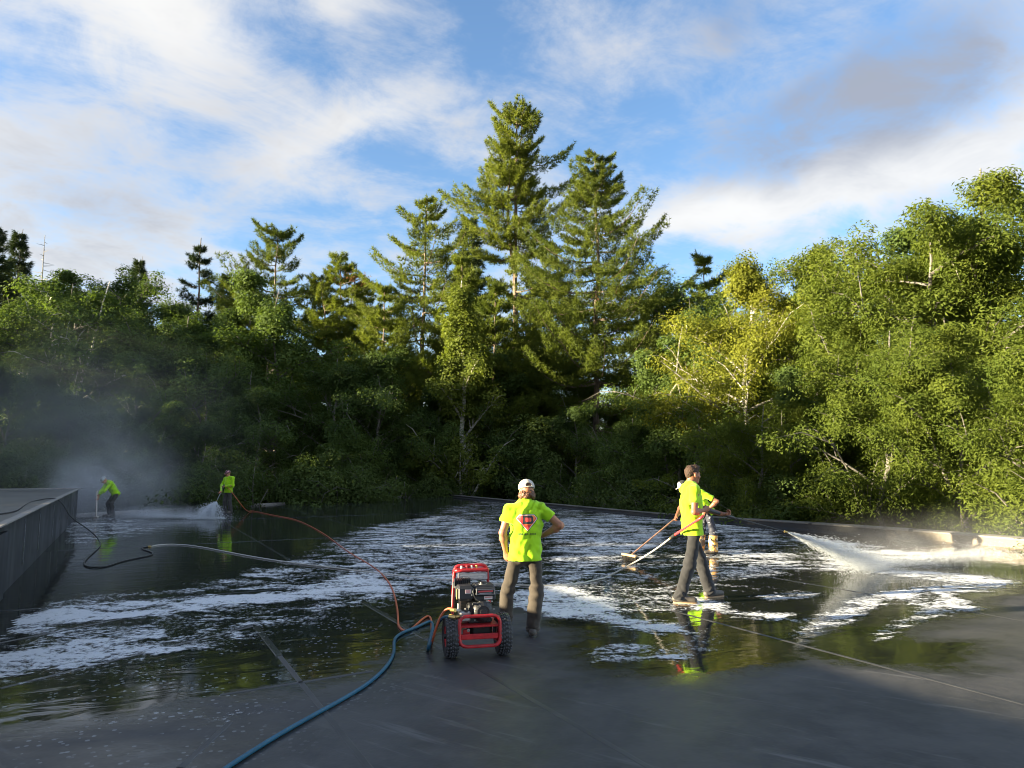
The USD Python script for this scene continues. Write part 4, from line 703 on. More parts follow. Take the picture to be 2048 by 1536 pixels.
M_eye = mat('eye_white', (0.6, 0.58, 0.55), 0.3); M_black = mat('print_black', (0.012, 0.012, 0.015), 0.6); M_redp = mat('print_red', (0.62, 0.045, 0.035), 0.55, noise=(8, 0.25)); M_orangep = mat('print_orange', (0.80, 0.19, 0.03), 0.55); M_whitep = mat('print_white', (0.75, 0.75, 0.7), 0.6)
def paint_mat():
    n = {'g': ('texture_coordinate', {}), 'n': ('noise_texture', dict(scale=7, detail=4, roughness=0.6)), 'n2': ('noise_texture', dict(scale=11, detail=4)), 'r': ('rgb_ramp', {'ramp': [(0.45, (0.035, 0.03, 0.028)), (0.5, (0.50, 0.26, 0.06)), (0.72, (0.60, 0.33, 0.09))]}), 'w': ('map_range', dict(from_min=0.58, from_max=0.62, clamp=True)), 'm': ('mix', dict(color2=(0.6, 0.57, 0.52))), 'p': ('principled_bsdf', dict(roughness=0.7))}
    return usdkit.material(stage, '/World/Looks/paint_splashed_gaiter', n, [('g.object', 'n.vector'), ('g.object', 'n2.vector'), ('n.fac', 'r.fac'), ('n2.fac', 'w.value'), ('r.color', 'm.color1'), ('w.result', 'm.fac'), ('m.color', 'p.base_color')], surface='p.BSDF')
M_paint = paint_mat()
def speck_mat():
    n = {'g': ('texture_coordinate', {}), 'n': ('noise_texture', dict(scale=16, detail=3, roughness=0.6)), 'w': ('map_range', dict(from_min=0.60, from_max=0.66, clamp=True)), 'm': ('mix', dict(color1=(0.014, 0.016, 0.03), color2=(0.45, 0.45, 0.45))), 'p': ('principled_bsdf', dict(roughness=0.7))}
    return usdkit.material(stage, '/World/Looks/paint_specked_navy', n, [('g.object', 'n.vector'), ('n.fac', 'w.value'), ('w.result', 'm.fac'), ('m.color', 'p.base_color')], surface='p.BSDF')
M_speck = speck_mat()
def bandana_mat():
    n = {'g': ('texture_coordinate', {}), 'n': ('voronoi_texture', dict(scale=26)), 'r': ('rgb_ramp', {'ramp': [(0.2, (0.55, 0.5, 0.5)), (0.45, (0.45, 0.10, 0.12)), (0.6, (0.04, 0.03, 0.05))]}), 'p': ('principled_bsdf', dict(roughness=0.8))}
    return usdkit.material(stage, '/World/Looks/patterned_cap', n, [('g.object', 'n.vector'), ('n.distance', 'r.fac'), ('r.color', 'p.base_color')], surface='p.BSDF')
M_band = bandana_mat()

def frame_of(face, tilt_up=(0, 0, 1)):                     # columns: right, forward, up of a head that looks along 'face'
    f = unit(face); r = unit(np.cross(f, tilt_up)); return np.stack([r, f, np.cross(r, f)], 1)
def add_hand(S, w, d, n, side, curl=0.8, k=0.007):          # w wrist, d along the palm, n palm's inner normal, side = +1 when the thumb lies at d x n
    d, n = unit(d), unit(n); n = unit(n - d * (n @ d)); s = np.cross(d, n) * side
    S.cone(w, w + d * 0.035, 0.029, 0.034, 0.02, (n, 0.62)); S.cone(w + d * 0.03 + s * 0.006, w + d * 0.088 + s * 0.004, 0.036, 0.041, 0.015, (n, 0.40))
    for j, (o, L) in enumerate(((0.031, 0.068), (0.011, 0.078), (-0.009, 0.073), (-0.028, 0.058))):
        c = curl * (1 + 0.12 * j); b = w + d * (0.090 - 0.004 * abs(j - 1)) + s * o
        d1 = d * math.cos(c * 0.55) + n * math.sin(c * 0.55); d2 = d * math.cos(c * 1.35) + n * math.sin(c * 1.35); d3 = d * math.cos(c * 1.9) + n * math.sin(c * 1.9)
        m = b + d1 * L * 0.45; e = m + d2 * L * 0.33; t = e + d3 * L * 0.25
        S.cone(b - d * 0.012, m, 0.0102, 0.0095, k); S.cone(m, e, 0.0096, 0.0088, 0.004); S.cone(e, t, 0.0088, 0.0075, 0.004)
    t0 = w + d * 0.028 + s * 0.030; t1 = t0 + unit(d * 0.75 + s * 0.6 + n * 0.35) * 0.036; t2 = t1 + unit(d * 0.85 + s * (0.35 - 0.5 * curl) + n * 0.5 * curl) * 0.030
    S.cone(t0, t1, 0.014, 0.0115, 0.012); S.cone(t1, t2, 0.0112, 0.009, 0.005)
def add_head(S, c, R, k=0.012):
    P = lambda x, y, z: c + R @ np.array([x, y, z])
    S.ball(P(0, -0.012, 0.030), (0.076, 0.096, 0.086), 0.03, R=R); S.ball(P(0, 0.022, -0.045), (0.058, 0.070, 0.072), 0.03, R=R); S.ball(P(0, 0.066, -0.096), (0.026, 0.022, 0.020), 0.02, R=R)
    S.ball(P(0, 0.082, 0.022), (0.048, 0.014, 0.012), 0.014, R=R)
    for s in (-1, 1):
        S.ball(P(s * 0.031, 0.094, 0.002), (0.019, 0.015, 0.012), 0.008, neg=True, R=R); S.ball(P(s * 0.031, 0.076, 0.001), (0.013, 0.013, 0.012), 0.003, R=R)
        S.ball(P(s * 0.046, 0.060, -0.030), (0.024, 0.022, 0.018), 0.02, R=R); S.ball(P(s * 0.079, -0.008, -0.008), (0.010, 0.022, 0.032), 0.008, R=R); S.ball(P(s * 0.086, -0.003, -0.006), (0.006, 0.012, 0.019), 0.005, neg=True, R=R)
    S.cone(P(0, 0.090, 0.012), P(0, 0.109, -0.024), 0.009, 0.0125, 0.009); S.ball(P(0, 0.099, -0.028), (0.017, 0.012, 0.009), 0.007, R=R)
    S.ball(P(0, 0.084, -0.060), (0.024, 0.011, 0.007), 0.006, R=R); S.ball(P(0, 0.081, -0.072), (0.021, 0.011, 0.007), 0.006, R=R); S.ball(P(0, 0.095, -0.0655), (0.022, 0.006, 0.0022), 0.003, neg=True, R=R)
def folds(seed, amp, freq=(9, 9, 3.2), extra=None):
    def fn(P):
        a = meshkit.fbm(P * np.array(freq), 3, seed); b = 1 - np.abs(2 * meshkit.noise(P * np.array([7, 7, 10.0]) + P[:, [2, 0, 1]] * 4, seed + 5) - 1)
        out = amp * (a - 0.5) * 1.6 + amp * 0.8 * (b - 0.5)
        return out + (extra(P) if extra else 0)
    return fn

def person(label, loc, rotz, J, scale=1.0, h=0.009, shirt=M_hiviz, trousers=M_trs, boots=M_boot, sole=M_sole, skin=M_skin, sleeve=0.55, long_sleeve=False, hair=None, cap=None, fold=0.024, hem=0.035, hand_l=None, hand_r=None, cap_kind='plain', seed=1, gaiter=None, belly=0.0, legs_from=None):
    J = {k: np.array(v, float) for k, v in J.items()}; t = thing('person', label, 'person', loc, rotz, scale)
    R = frame_of(J['face'], J.get('headup', np.array([0, 0, 1.0]))); hc = J['head']
    pel = (J['hipL'] + J['hipR']) / 2; shc = (J['shL'] + J['shR']) / 2; axis = unit(shc - pel); across = unit(J['shR'] - J['shL']); front = unit(np.cross(axis, across)) * -1
    if front @ np.array([0, 1, 0]) < 0 and abs(axis[2]) > 0.9: front = -front
    S = Solid()
    S.cone(pel, pel + axis * 0.2, 0.085, 0.085, 0.03); S.cone(pel + axis * 0.2, shc - axis * 0.08, 0.085, 0.10, 0.03)
    S.cone(J['neck'], hc + R @ np.array([0, -0.022, -0.055]), 0.060, 0.054, 0.03)
    for s in 'LR':
        S.cone(shc, J['sh' + s], 0.075, 0.056, 0.05); S.cone(J['sh' + s], J['el' + s], 0.053, 0.041, 0.03); m = J['el' + s] * 0.72 + J['wr' + s] * 0.28
        S.cone(J['el' + s], m, 0.040, 0.044, 0.02); S.cone(m, J['wr' + s], 0.044, 0.029, 0.03)
        S.cone(pel, J['hip' + s], 0.08, 0.06, 0.03); S.cone(J['hip' + s], J['kn' + s], 0.06, 0.05, 0.03); S.cone(J['kn' + s], J['an' + s], 0.05, 0.036, 0.03); S.cone(J['an' + s], J['toe' + s] * [1, 1, 0] + [0, 0, 0.05], 0.036, 0.028, 0.02)
        hd = (hand_l if s == 'L' else hand_r) or {}
        d = np.array(hd.get('d', J['wr' + s] - J['el' + s]), float); add_hand(S, J['wr' + s], d, np.array(hd.get('n', front), float), hd.get('side', 1), hd.get('curl', 0.7))
    add_head(S, hc, R)
    body = obj('body', relax(S.mesh(h * 0.85), 1), skin, t, smooth=True)
    # shirt
    T = Solid(); low = pel - axis * (0.05 + hem); z1 = pel + axis * 0.16; z2 = shc - axis * 0.16; fl = (front, 0.74)
    T.cone(low - axis * 0.06, z1, 0.204, 0.168 + belly, 0.03, fl); T.cone(z1, z2, 0.168 + belly, 0.182, 0.05, fl); T.cone(z2, shc - axis * 0.045, 0.186, 0.135, 0.06, fl)
    T.cone(J['neck'] - axis * 0.02, J['neck'] + unit(J['neck'] - shc + axis * 0.2) * 0.012, 0.086, 0.066, 0.04)
    for s in 'LR':
        T.cone(shc + axis * 0.01, J['sh' + s] + axis * 0.002, 0.085, 0.068, 0.06); u = J['sh' + s]; e = u + (J['el' + s] - u) * (1.02 if long_sleeve else sleeve); T.cone(u, e + unit(e - u) * 0.05, 0.069, 0.070 if not long_sleeve else 0.056, 0.05)
        if long_sleeve: T.cone(J['el' + s], J['wr' + s] + unit(J['wr' + s] - J['el' + s]) * 0.03, 0.060, 0.044, 0.03)
    T.warp(folds(seed, fold, extra=lambda P: 0.0055 * np.sin(((P - pel) @ axis + 0.75 * (P - pel) @ across) * 46 + 6 * meshkit.noise(P * 4.5, seed)) * np.clip(1.15 - ((P - pel) @ axis) / 0.42, 0.15, 1) + 0.004 * np.sin(((P - pel) @ axis * 0.5 - (P - pel) @ across) * 58 + 7 * meshkit.noise(P * 6, seed + 2)))); T.cut(low, -axis)
    for s in 'LR':
        u = J['sh' + s]
        if long_sleeve: e = J['wr' + s] - unit(J['wr' + s] - J['el' + s]) * 0.01; T.cut(e, J['wr' + s] - J['el' + s], (e + unit(J['wr' + s] - J['el' + s]) * 0.06, 0.085))
        else: e = u + (J['el' + s] - u) * sleeve; T.cut(e, J['el' + s] - u, (e + unit(J['el' + s] - u) * 0.055, 0.115))
    sm = relax(T.mesh(h), 1); sh = obj('shirt', sm, shirt, t, smooth=50)
    # trousers
    Q = Solid(); Q.ball(pel - axis * 0.0, (0.155, 0.112, 0.135), 0.04)
    for s in 'LR':
        Q.cone(J['hip' + s] + [0, 0, -0.03], J['kn' + s], 0.084, 0.078, 0.05); Q.cone(J['kn' + s], J['an' + s] + [0, 0, -0.02], 0.083, 0.078, 0.03)
    Q.warp(folds(seed + 20, 0.016, (8, 8, 5), lambda P: 0.007 * np.sin(P[:, 2] * 75 + 3 * meshkit.noise(P * 9, 3) * 6) * np.clip((0.30 - P[:, 2]) / 0.22, 0, 1) + 0.006 * np.sin((P[:, 2] + 0.5 * P[:, 0]) * 55) * np.exp(-((P[:, 2] - 0.5) / 0.12) ** 2)))
    Q.cut(pel + axis * 0.02, axis)
    for s in 'LR': a = J['an' + s] + [0, 0, -0.045]; Q.cut(a, [0, 0, -1], (a, 0.16))
    obj('trousers', relax(Q.mesh(h), 1), trousers, t, smooth=50)
    for s in 'LR':
        a, to = J['an' + s] * [1, 1, 0], J['toe' + s] * [1, 1, 0]; z = J['an' + s][2] - 0.095; d = unit(to - a); B = Solid()
        B.cone(a - d * 0.055 + [0, 0, z + 0.058], a + d * 0.06 + [0, 0, z + 0.062], 0.044, 0.046, 0.02); B.cone(a + d * 0.05 + [0, 0, z + 0.06], to + d * 0.015 + [0, 0, z + 0.05], 0.050, 0.043, 0.03, (np.array([0, 0, 1.0]), 0.82)); B.cone(a + [0, 0, z + 0.06], a + [0, 0, z + 0.13], 0.050, 0.046, 0.03)
        B.warp(lambda P: 0.004 * (meshkit.fbm(P * 30, 2, 4) - 0.5)); B.cut(a + [0, 0, z + 0.022], [0, 0, -1])
        sh_ = obj('boot', relax(B.mesh(h * 0.9), 1), boots, t, smooth=45); side = np.array([-d[1], d[0], 0]); n = 20; al = np.linspace(0, 2 * PW, n, endpoint=False); L = np.linalg.norm(to - a)
        pts = [(a + d * (L * 0.5 - 0.012 + (L * 0.5 + 0.072) * np.cos(q)) + side * (0.047 + 0.005 * np.cos(q)) * np.sign(np.sin(q)) * abs(np.sin(q)) ** 0.75)[:2] for q in al]
        obj('sole', slab(Polygon(pts), z + 0.001, z + 0.022), sole, sh_)
    if hair is not None:
        m, kind = hair; Hh = Solid(); P = lambda x, y, zz: hc + R @ np.array([x, y, zz])
        if kind == 'short':
            Hh.ball(P(0, -0.016, 0.048), (0.081, 0.099, 0.082), 0.02, R=R); Hh.ball(P(0, 0.036, 0.098), (0.062, 0.060, 0.034), 0.03, R=R); Hh.ball(P(0, -0.055, 0.02), (0.068, 0.060, 0.075), 0.02, R=R)
            Hh.cut(P(0, 0.068, 0.055), R @ np.array([0, 0.75, -0.66])); Hh.cut(P(0, 0.0, -0.032), R @ np.array([0, 0.35, -1.0])); Hh.warp(lambda P_: 0.020 * (meshkit.fbm(P_ * 46, 3, 8) - 0.5) + 0.012 * (meshkit.noise(P_ * 22, 2) - 0.5))
        else:
            for q in np.linspace(-2.15, 2.15, 15): Hh.ball(P(0.076 * math.sin(q), -0.012 - 0.084 * math.cos(q), -0.048 + 0.010 * math.sin(5 * q)), (0.022, 0.022, 0.042), 0.016, R=R)
            Hh.ball(P(0, -0.02, 0.035), (0.074, 0.088, 0.080), 0.01, R=R); Hh.cut(P(0, 0.05, 0), R @ np.array([0, 1, 0])); Hh.warp(lambda P_: np.where(((P_ - hc) @ R)[:, 2] > 0.0, 0.004, 0.030) * (meshkit.fbm(P_ * 40, 3, 8) - 0.5))
        obj('hair', Hh.mesh(0.006), m, t, smooth=70)
    if cap is not None:
        P = lambda x, y, zz: hc + R @ np.array([x, y, zz]); K = Solid(); K.ball(P(0, -0.008, 0.042), (0.092, 0.110, 0.096), 0.01, R=R); K.cut(P(0, 0, 0.024), R @ np.array([0, -0.16, -1.0]))
        if cap_kind == 'open': K.ball(P(0, -0.118, 0.062), (0.034, 0.05, 0.030), 0.004, neg=True, R=R)
        ck = obj('cap', relax(K.mesh(0.006), 1), cap[0], t, smooth=40)
        a = np.linspace(-1.05, 1.05, 17); inner = [(0.078 * math.sin(q) * 1.08, 0.080 * math.cos(q) + 0.006) for q in a]; outer = [(0.082 * math.sin(q) * 1.05, 0.080 * math.cos(q) + 0.012 + 0.075 * max(math.cos(q * 1.45), 0) ** 0.7) for q in a]
        bm = trimesh.Trimesh(*slab(Polygon(inner + outer[::-1]), -0.004, 0.004)).subdivide().subdivide(); v = np.array(bm.vertices); v[:, 2] -= 2.2 * v[:, 0] ** 2 + 0.10 * (v[:, 1] - 0.08)
        obj('brim', ((v + [0, 0, 0.036]) @ R.T + hc, bm.faces), cap[1], ck, smooth=40)
        if cap_kind == 'open':
            q = np.linspace(-0.52, 0.52, 12); obj('strap', tube(np.array([P(0.092 * math.sin(x) * 1.0, -0.010 - 0.111 * math.cos(x), 0.046) for x in q]), 0.010, 8, flat=0.5), cap[2], ck, smooth=True)
            obj('button', lathe([(0, 0.008), (0.008, 0.006), (0.010, 0)], 12), cap[0], ck) if False else None
        if cap_kind == 'panel':
            K2 = Solid(); K2.ball(P(0, -0.006, 0.043), (0.0915, 0.1095, 0.0975), 0.01, R=R); K2.cut(P(0, 0, 0.042), R @ np.array([0, -0.10, -1.0])); K2.cut(P(0, 0.02, 0.05), R @ np.array([0, -1.0, 0.15])); obj('front_panel', relax(K2.mesh(0.006), 1), cap[2], ck, smooth=40)
    return t, sh, sm, body

def wp(t_loc, rotz, scale, p):                              # a point of a person's own frame in the world
    c, s = math.cos(rotz), math.sin(rotz); p = np.asarray(p, float) * scale; return np.array([t_loc[0] + c * p[0] - s * p[1], t_loc[1] + s * p[0] + c * p[1], t_loc[2] + p[2]])
def lw(t_loc, rotz, scale, q):                              # and back again
    c, s = math.cos(rotz), math.sin(rotz); d = np.asarray(q, float) - t_loc; return np.array([c * d[0] + s * d[1], -s * d[0] + c * d[1], d[2]]) / scale

# worker with the white cap, seen from behind beside the machine
ST = 7.72
pA = on(1050, 1272); pA = np.array([pA[0], pA[1], 0.0])
JA = dict(hipL=(-.095, 0, .90), hipR=(.10, 0, .915), knL=(-.185, .08, .485), knR=(.135, .01, .50), anL=(-.225, .02, .095), anR=(.085, -.02, .095), toeL=(-.29, .17, 0), toeR=(.12, .14, 0),
          shL=(-.17, .0, 1.375), shR=(.185, .0, 1.39), neck=(.01, .01, 1.455), head=(.025, .035, 1.585), face=(-.12, 1, -.10), elL=(-.255, -.03, 1.13), wrL=(-.205, .085, .915), elR=(.395, -.07, 1.205), wrR=(.235, .11, 1.085))
tA, shA, smA, _ = person('worker seen from behind in a white mesh cap, hand on hip beside the red machine', pA, 0.15, JA, 1.0, 0.0085, hair=(M_red_hair, 'curly'), cap=(M_capw, M_capw, M_strap), cap_kind='open', trousers=M_trs,
                   hand_l=dict(d=(.02, .12, -.2), n=(.6, .5, 0), curl=0.35, side=1), hand_r=dict(d=(-.16, .10, -.08), n=(-.2, .3, -.9), curl=0.5, side=-1), seed=3)
v, f, n = meshkit.arrays(smA, True); bk = (n[:, 1] < -0.15) & (np.abs(v[:, 0] - 0.01) < 0.19)
from scipy.spatial import cKDTree
ybase = gaussian_filter(np.zeros(1), 1)
tree2 = cKDTree(v[bk][:, [0, 2]]); vy = v[bk][:, 1]
def on_back(poly, off):
    m = trimesh.Trimesh(*slab(poly, 0, 1e-4)); top = m.faces[(np.abs(m.face_normals[:, 2] - 1) < 0.1)]; m = trimesh.Trimesh(m.vertices, top); 
    for _ in range(7):
        L = np.linalg.norm(m.vertices[m.edges_unique[:, 0]] - m.vertices[m.edges_unique[:, 1]], axis=1)
        if L.max() < 0.022: break
        m = m.subdivide(np.nonzero((m.edges_unique_length[m.faces_unique_edges] > 0.022).any(1))[0])
    p = np.array(m.vertices)[:, :2]; d, i = tree2.query(p, k=9); y = (vy[i] / (d + 0.004)).sum(1) / (1 / (d + 0.004)).sum(1)
    return np.stack([p[:, 0], y - off, p[:, 1]], 1), m.faces
ex, ez = 0.005, 1.245
shield = Polygon([(ex - .128, ez + .045), (ex - .085, ez + .092), (ex + .085, ez + .092), (ex + .128, ez + .045), (ex, ez - .098)])
obj('emblem_border', on_back(shield, 0.006), M_black, shA); obj('emblem_rim', on_back(shield.buffer(-0.006, join_style=2), 0.0075), M_whitep, shA); face_ = shield.buffer(-0.011, join_style=2)
obj('emblem_field', on_back(face_, 0.009), M_redp, shA); obj('emblem_glow', on_back(face_.intersection(Polygon([(ex - .06, ez - .03), (ex + .05, ez - .02), (ex + .14, ez + .12), (ex + .05, ez + .12), (ex + .03, ez - .005)])), 0.010), M_orangep, shA)
D_ = Polygon([(ex - .052, ez - .012), (ex - .052, ez + .079), (ex + .050, ez + .079), (ex + .070, ez + .060), (ex + .070, ez + .006), (ex + .050, ez - .012)]).difference(Polygon([(ex - .027, ez + .012), (ex - .027, ez + .055), (ex + .038, ez + .055), (ex + .045, ez + .048), (ex + .045, ez + .019), (ex + .038, ez + .012)]))
obj('emblem_letter', on_back(D_, 0.0115), M_black, shA)
tx = meshkit.text_mesh('888-8A-9010', 0.021, 0.0005, True); tv = np.array(tx.vertices); wd = np.ptp(tv[:, 0]); tp = np.stack([tv[:, 0] - wd / 2 - tv[:, 0].min() + ex, tv[:, 1] + ez - 0.135], 1); d, i = tree2.query(tp, k=9)
obj('telephone_number', (np.stack([tp[:, 0], (vy[i] / (d + 0.004)).sum(1) / (1 / (d + 0.004)).sum(1) - 0.007 - tv[:, 2], tp[:, 1]], 1), tx.faces), M_black, shA)

# young worker with the spray gun, facing right
pC = on(1391, 1201); pC = np.array([pC[0], pC[1], 0.0])
JC = dict(hipL=(-.09, -.01, .93), hipR=(.09, -.03, .93), knL=(-.11, .17, .50), knR=(.10, -.13, .48), anL=(-.11, .29, .095), anR=(.11, -.30, .095), toeL=(-.13, .46, 0), toeR=(.19, -.16, 0),
          shL=(-.18, .02, 1.43), shR=(.18, -.07, 1.43), neck=(.0, -.045, 1.475), head=(.0, .015, 1.625), face=(-.05, 1, -.05), elL=(-.22, .24, 1.22), wrL=(-.08, .42, 1.185), elR=(.245, -.135, 1.155), wrR=(.10, .085, 1.165))
RC = math.radians(-72); gR = wp(pC, RC, 1.075, (.06, .10, 1.165)); noz = deep(1574, 1064, 11.05); ax = unit(noz - gR)
q = lw(pC, RC, 1.075, gR + ax * 0.46); JC['wrL'] = tuple(q - np.array([-.02, .075, -.03])); JC['elL'] = (-.27, .16, 1.20)
tC, shC, smC, _ = person('bare-headed young worker with brown hair standing sideways with the spray gun', pC, math.radians(-72), JC, 1.075, 0.0085, trousers=M_trs2, boots=M_boot, sole=M_sole2, hair=(M_brown_hair, 'short'), skin=M_skin2,
                    hand_r=dict(d=(-.05, .2, .02), n=(-.7, .1, .2), curl=1.25, side=1), hand_l=dict(d=(.08, .2, 0), n=(.2, 0, .9), curl=1.2, side=1), seed=5, sleeve=0.62)
# broom worker behind him
pD = on(1412, 1108); pD = np.array([pD[0], pD[1], 0.0])
JD = dict(hipL=(-.09, -.05, .90), hipR=(.09, -.05, .90), knL=(-.11, -.13, .48), knR=(.10, .05, .48), anL=(-.11, -.13, .095), anR=(.10, .10, .095), toeL=(-.12, .04, 0), toeR=(.10, .27, 0),
          shL=(-.20, .14, 1.31), shR=(.17, .30, 1.27), neck=(0, .32, 1.345), head=(0, .46, 1.43), face=(.05, 1, -.55), elL=(-.33, -.16, 1.13), wrL=(-.25, .04, .93), elR=(.16, .46, 1.02), wrR=(.02, .62, .80))
tD, shD, smD, _ = person('worker in a black and white cap bending over a push broom', pD, math.radians(94), JD, 1.0, 0.011, trousers=M_speck, boots=M_boot, cap=(M_capb, M_capw, M_capw), cap_kind='panel', hair=(M_brown_hair, 'curly'), skin=M_skin2, seed=8, sleeve=0.75,
                    hand_r=dict(d=(-.1, .1, -.12), n=(-.3, -.2, -.8), curl=1.2, side=1), hand_l=dict(d=(.05, .1, -.12), n=(.8, 0, -.2), curl=1.2, side=1))
for s, kn, an in (('L', JD['knL'], JD['anL']), ('R', JD['knR'], JD['anR'])):
    G = Solid(); G.cone(np.array(kn) * 0.80 + np.array(an) * 0.20, np.array(an) + [0, 0, -0.01], 0.094, 0.098, 0.02); G.warp(folds(40, 0.014)); G.cut(np.array(kn) * .8 + np.array(an) * .2, [0, 0, 1]); G.cut(np.array(an) + [0, 0, -.045], [0, 0, -1]); obj('paint_splashed_legging', relax(G.mesh(0.011), 1), M_paint, tD, smooth=50)
# far worker in a long-sleeved shirt washing at the far edge
pB = on(455, 1027); pB = np.array([pB[0], pB[1], 0.0])
JB = dict(hipL=(-.095, 0, .92), hipR=(.095, 0, .92), knL=(-.13, .04, .49), knR=(.13, .05, .49), anL=(-.15, -.02, .095), anR=(.15, 0, .095), toeL=(-.19, .15, 0), toeR=(.17, .17, 0),
          shL=(-.21, 0, 1.42), shR=(.21, 0, 1.39), neck=(0, .02, 1.465), head=(.02, .055, 1.60), face=(.25, 1, -.28), elL=(-.30, .05, 1.14), wrL=(-.07, .24, 1.10), elR=(.33, .06, 1.12), wrR=(.26, .28, .95))
RB = math.radians(152); gB = wp(pB, RB, .98, (-.04, .28, 1.08)); nB = deep(433, 1003, 27.3); q = lw(pB, RB, .98, gB + unit(nB - gB) * .52); JB['wrR'] = tuple(q + np.array([.03, -.05, .07])); JB['elR'] = (.36, .03, 1.14)
tB, shB, _, _ = person('far worker in a long-sleeved yellow shirt spraying the wet roof near the far edge', pB, math.radians(152), JB, 0.98, 0.013, trousers=M_trs3, cap=(M_band, M_band), long_sleeve=True, seed=11, belly=0.02, hand_l=dict(d=(.15, .1, 0), n=(.1, .2, -.9), curl=1.2), hand_r=dict(d=(.02, .15, -.1), n=(-.8, 0, 0), curl=1.2))
obj('chest_badge', shift(slab(Polygon([(-.035, .03), (.035, .03), (.045, .005), (0, -.045), (-.045, .005)]), 0, 0.004), (0, 0, 0)), M_black, shB) if False else None
# bending worker in the mist
pE = on(219, 1034); pE = np.array([pE[0], pE[1], 0.0])
JE = dict(hipL=(-.10, -.16, .86), hipR=(.10, -.16, .86), knL=(-.13, .02, .48), knR=(.13, .02, .48), anL=(-.14, -.06, .095), anR=(.14, -.06, .095), toeL=(-.18, .12, 0), toeR=(.18, .12, 0),
          shL=(-.20, .10, 1.25), shR=(.20, .10, 1.25), neck=(0, .155, 1.295), head=(0, .27, 1.345), face=(0, 1, -0.9), elL=(-.20, .27, 1.00), wrL=(-.03, .40, .84), elR=(.20, .25, .96), wrR=(.05, .43, .72))
tE, shE, _, _ = person('bending worker in a grey cap half hidden in spray mist', pE, math.radians(140), JE, 1.0, 0.013, trousers=M_trs3, cap=(M_capg, M_capg), long_sleeve=True, seed=14, hand_l=dict(n=(0, .2, -.9), curl=1.2), hand_r=dict(n=(0, .2, -.9), curl=1.2))
# ------------------------------------------------------------------ the pressure washer
M_red = mat('red_paint', (0.40, 0.014, 0.018), 0.40, noise=(14, 0.35), bump=(60, 0.0006))
M_blk = mat('black_plastic', (0.022, 0.022, 0.023), 0.42, noise=(6, 0.25), bump=(90, 0.0008))
M_blk2 = mat('black_metal', (0.03, 0.03, 0.031), 0.35, metal=0.4, noise=(6, 0.3))
M_steel = mat('dull_steel', (0.45, 0.44, 0.42), 0.35, metal=0.9, noise=(10, 0.2))
M_brass = mat('brass_fitting', (0.55, 0.38, 0.14), 0.3, metal=0.9)
M_rubber = mat('tyre_rubber', (0.018, 0.018, 0.018), 0.55, noise=(9, 0.4)); M_lug = mat('tyre_lug_dusty', (0.05, 0.05, 0.055), 0.38, noise=(30, 0.8))
M_lab = mat('pale_label', (0.55, 0.50, 0.47), 0.5); M_labr = mat('red_label_print', (0.5, 0.06, 0.06), 0.5); M_labk = mat('grey_label_edge', (0.30, 0.30, 0.31), 0.4)
M_plate = mat('red_grey_plate', (0.36, 0.32, 0.31), 0.45, noise=(40, 0.35))
tm = on(955, 1311); mach = thing('pressure_washer', 'red-framed black petrol pressure washer on two knobbly wheels beside the worker in the white cap', 'pressure washer', (tm[0], tm[1] - 0.05, 0), math.radians(13))
obj('front_loop', tube(fillet([(-.2, -.16, .14), (.2, -.16, .14), (.2, -.12, .415), (-.2, -.12, .415)], .075, 6, True), .0165, 10, False), M_red, mach, smooth=True)
obj('cross_bar', cbox((.37, .03, .05), (0, -.13, .225), .008), M_red, mach)
for s in (-1, 1):
    obj('side_rail', tube(fillet([(s * .2, -.13, .30), (s * .205, .05, .30), (s * .20, .36, .30), (s * .185, .40, .62), (s * .178, .40, .74)], .08), .0155, 10), M_red, mach, smooth=True)
    obj('lower_rail', tube(fillet([(s * .19, -.15, .16), (s * .19, .20, .15), (s * .19, .36, .29)], .07), .0155, 10), M_red, mach, smooth=True)
obj('handle', tube(fillet([(-.178, .40, .70), (-.17, .40, .83), (.17, .40, .83), (.178, .40, .70)], .06, 6), .018, 10), M_red, mach, smooth=True)
obj('front_handle_bar', tube(fillet([(-.178, .40, .78), (-.165, .315, .79), (.165, .315, .79), (.178, .40, .78)], .06, 6), .017, 10), M_red, mach, smooth=True)
pan = obj('nozzle_panel', cbox((.33, .10, .012), (0, .355, .80), .003), M_red, mach)
for i, (x, c) in enumerate(((-.11, M_lab), (-.055, M_labr), (0.0, M_lab), (.05, M_brass))): obj('nozzle', lathe([(0, .86), (.011, .858), (.012, .83), (.0, .829)], 12) if False else shift(lathe([(0, .028), (.010, .027), (.012, 0), (0, 0)], 12), (x, .35, .807)), c, pan)
pl = obj('name_plate', cbox((.31, .008, .07), (.005, .318, .73), .002), M_plate, mach)
for z, w in ((.742, .26), (.720, .20)): obj('print_line', cbox((w, .002, .010), (.01, .3135, z), .0005), M_lab, pl)
deck = obj('engine_deck', cbox((.38, .46, .022), (0, .12, .315), .006), M_red, mach)
obj('crankcase', cbox((.25, .26, .20), (.02, .10, .42), .02), M_blk2, mach)
obj('cylinder_fins', join([cbox((.15, .16 - .01 * (k % 2), .006), (-.085, .12, .44 + .014 * k), .001) for k in range(9)]), M_blk2, mach)
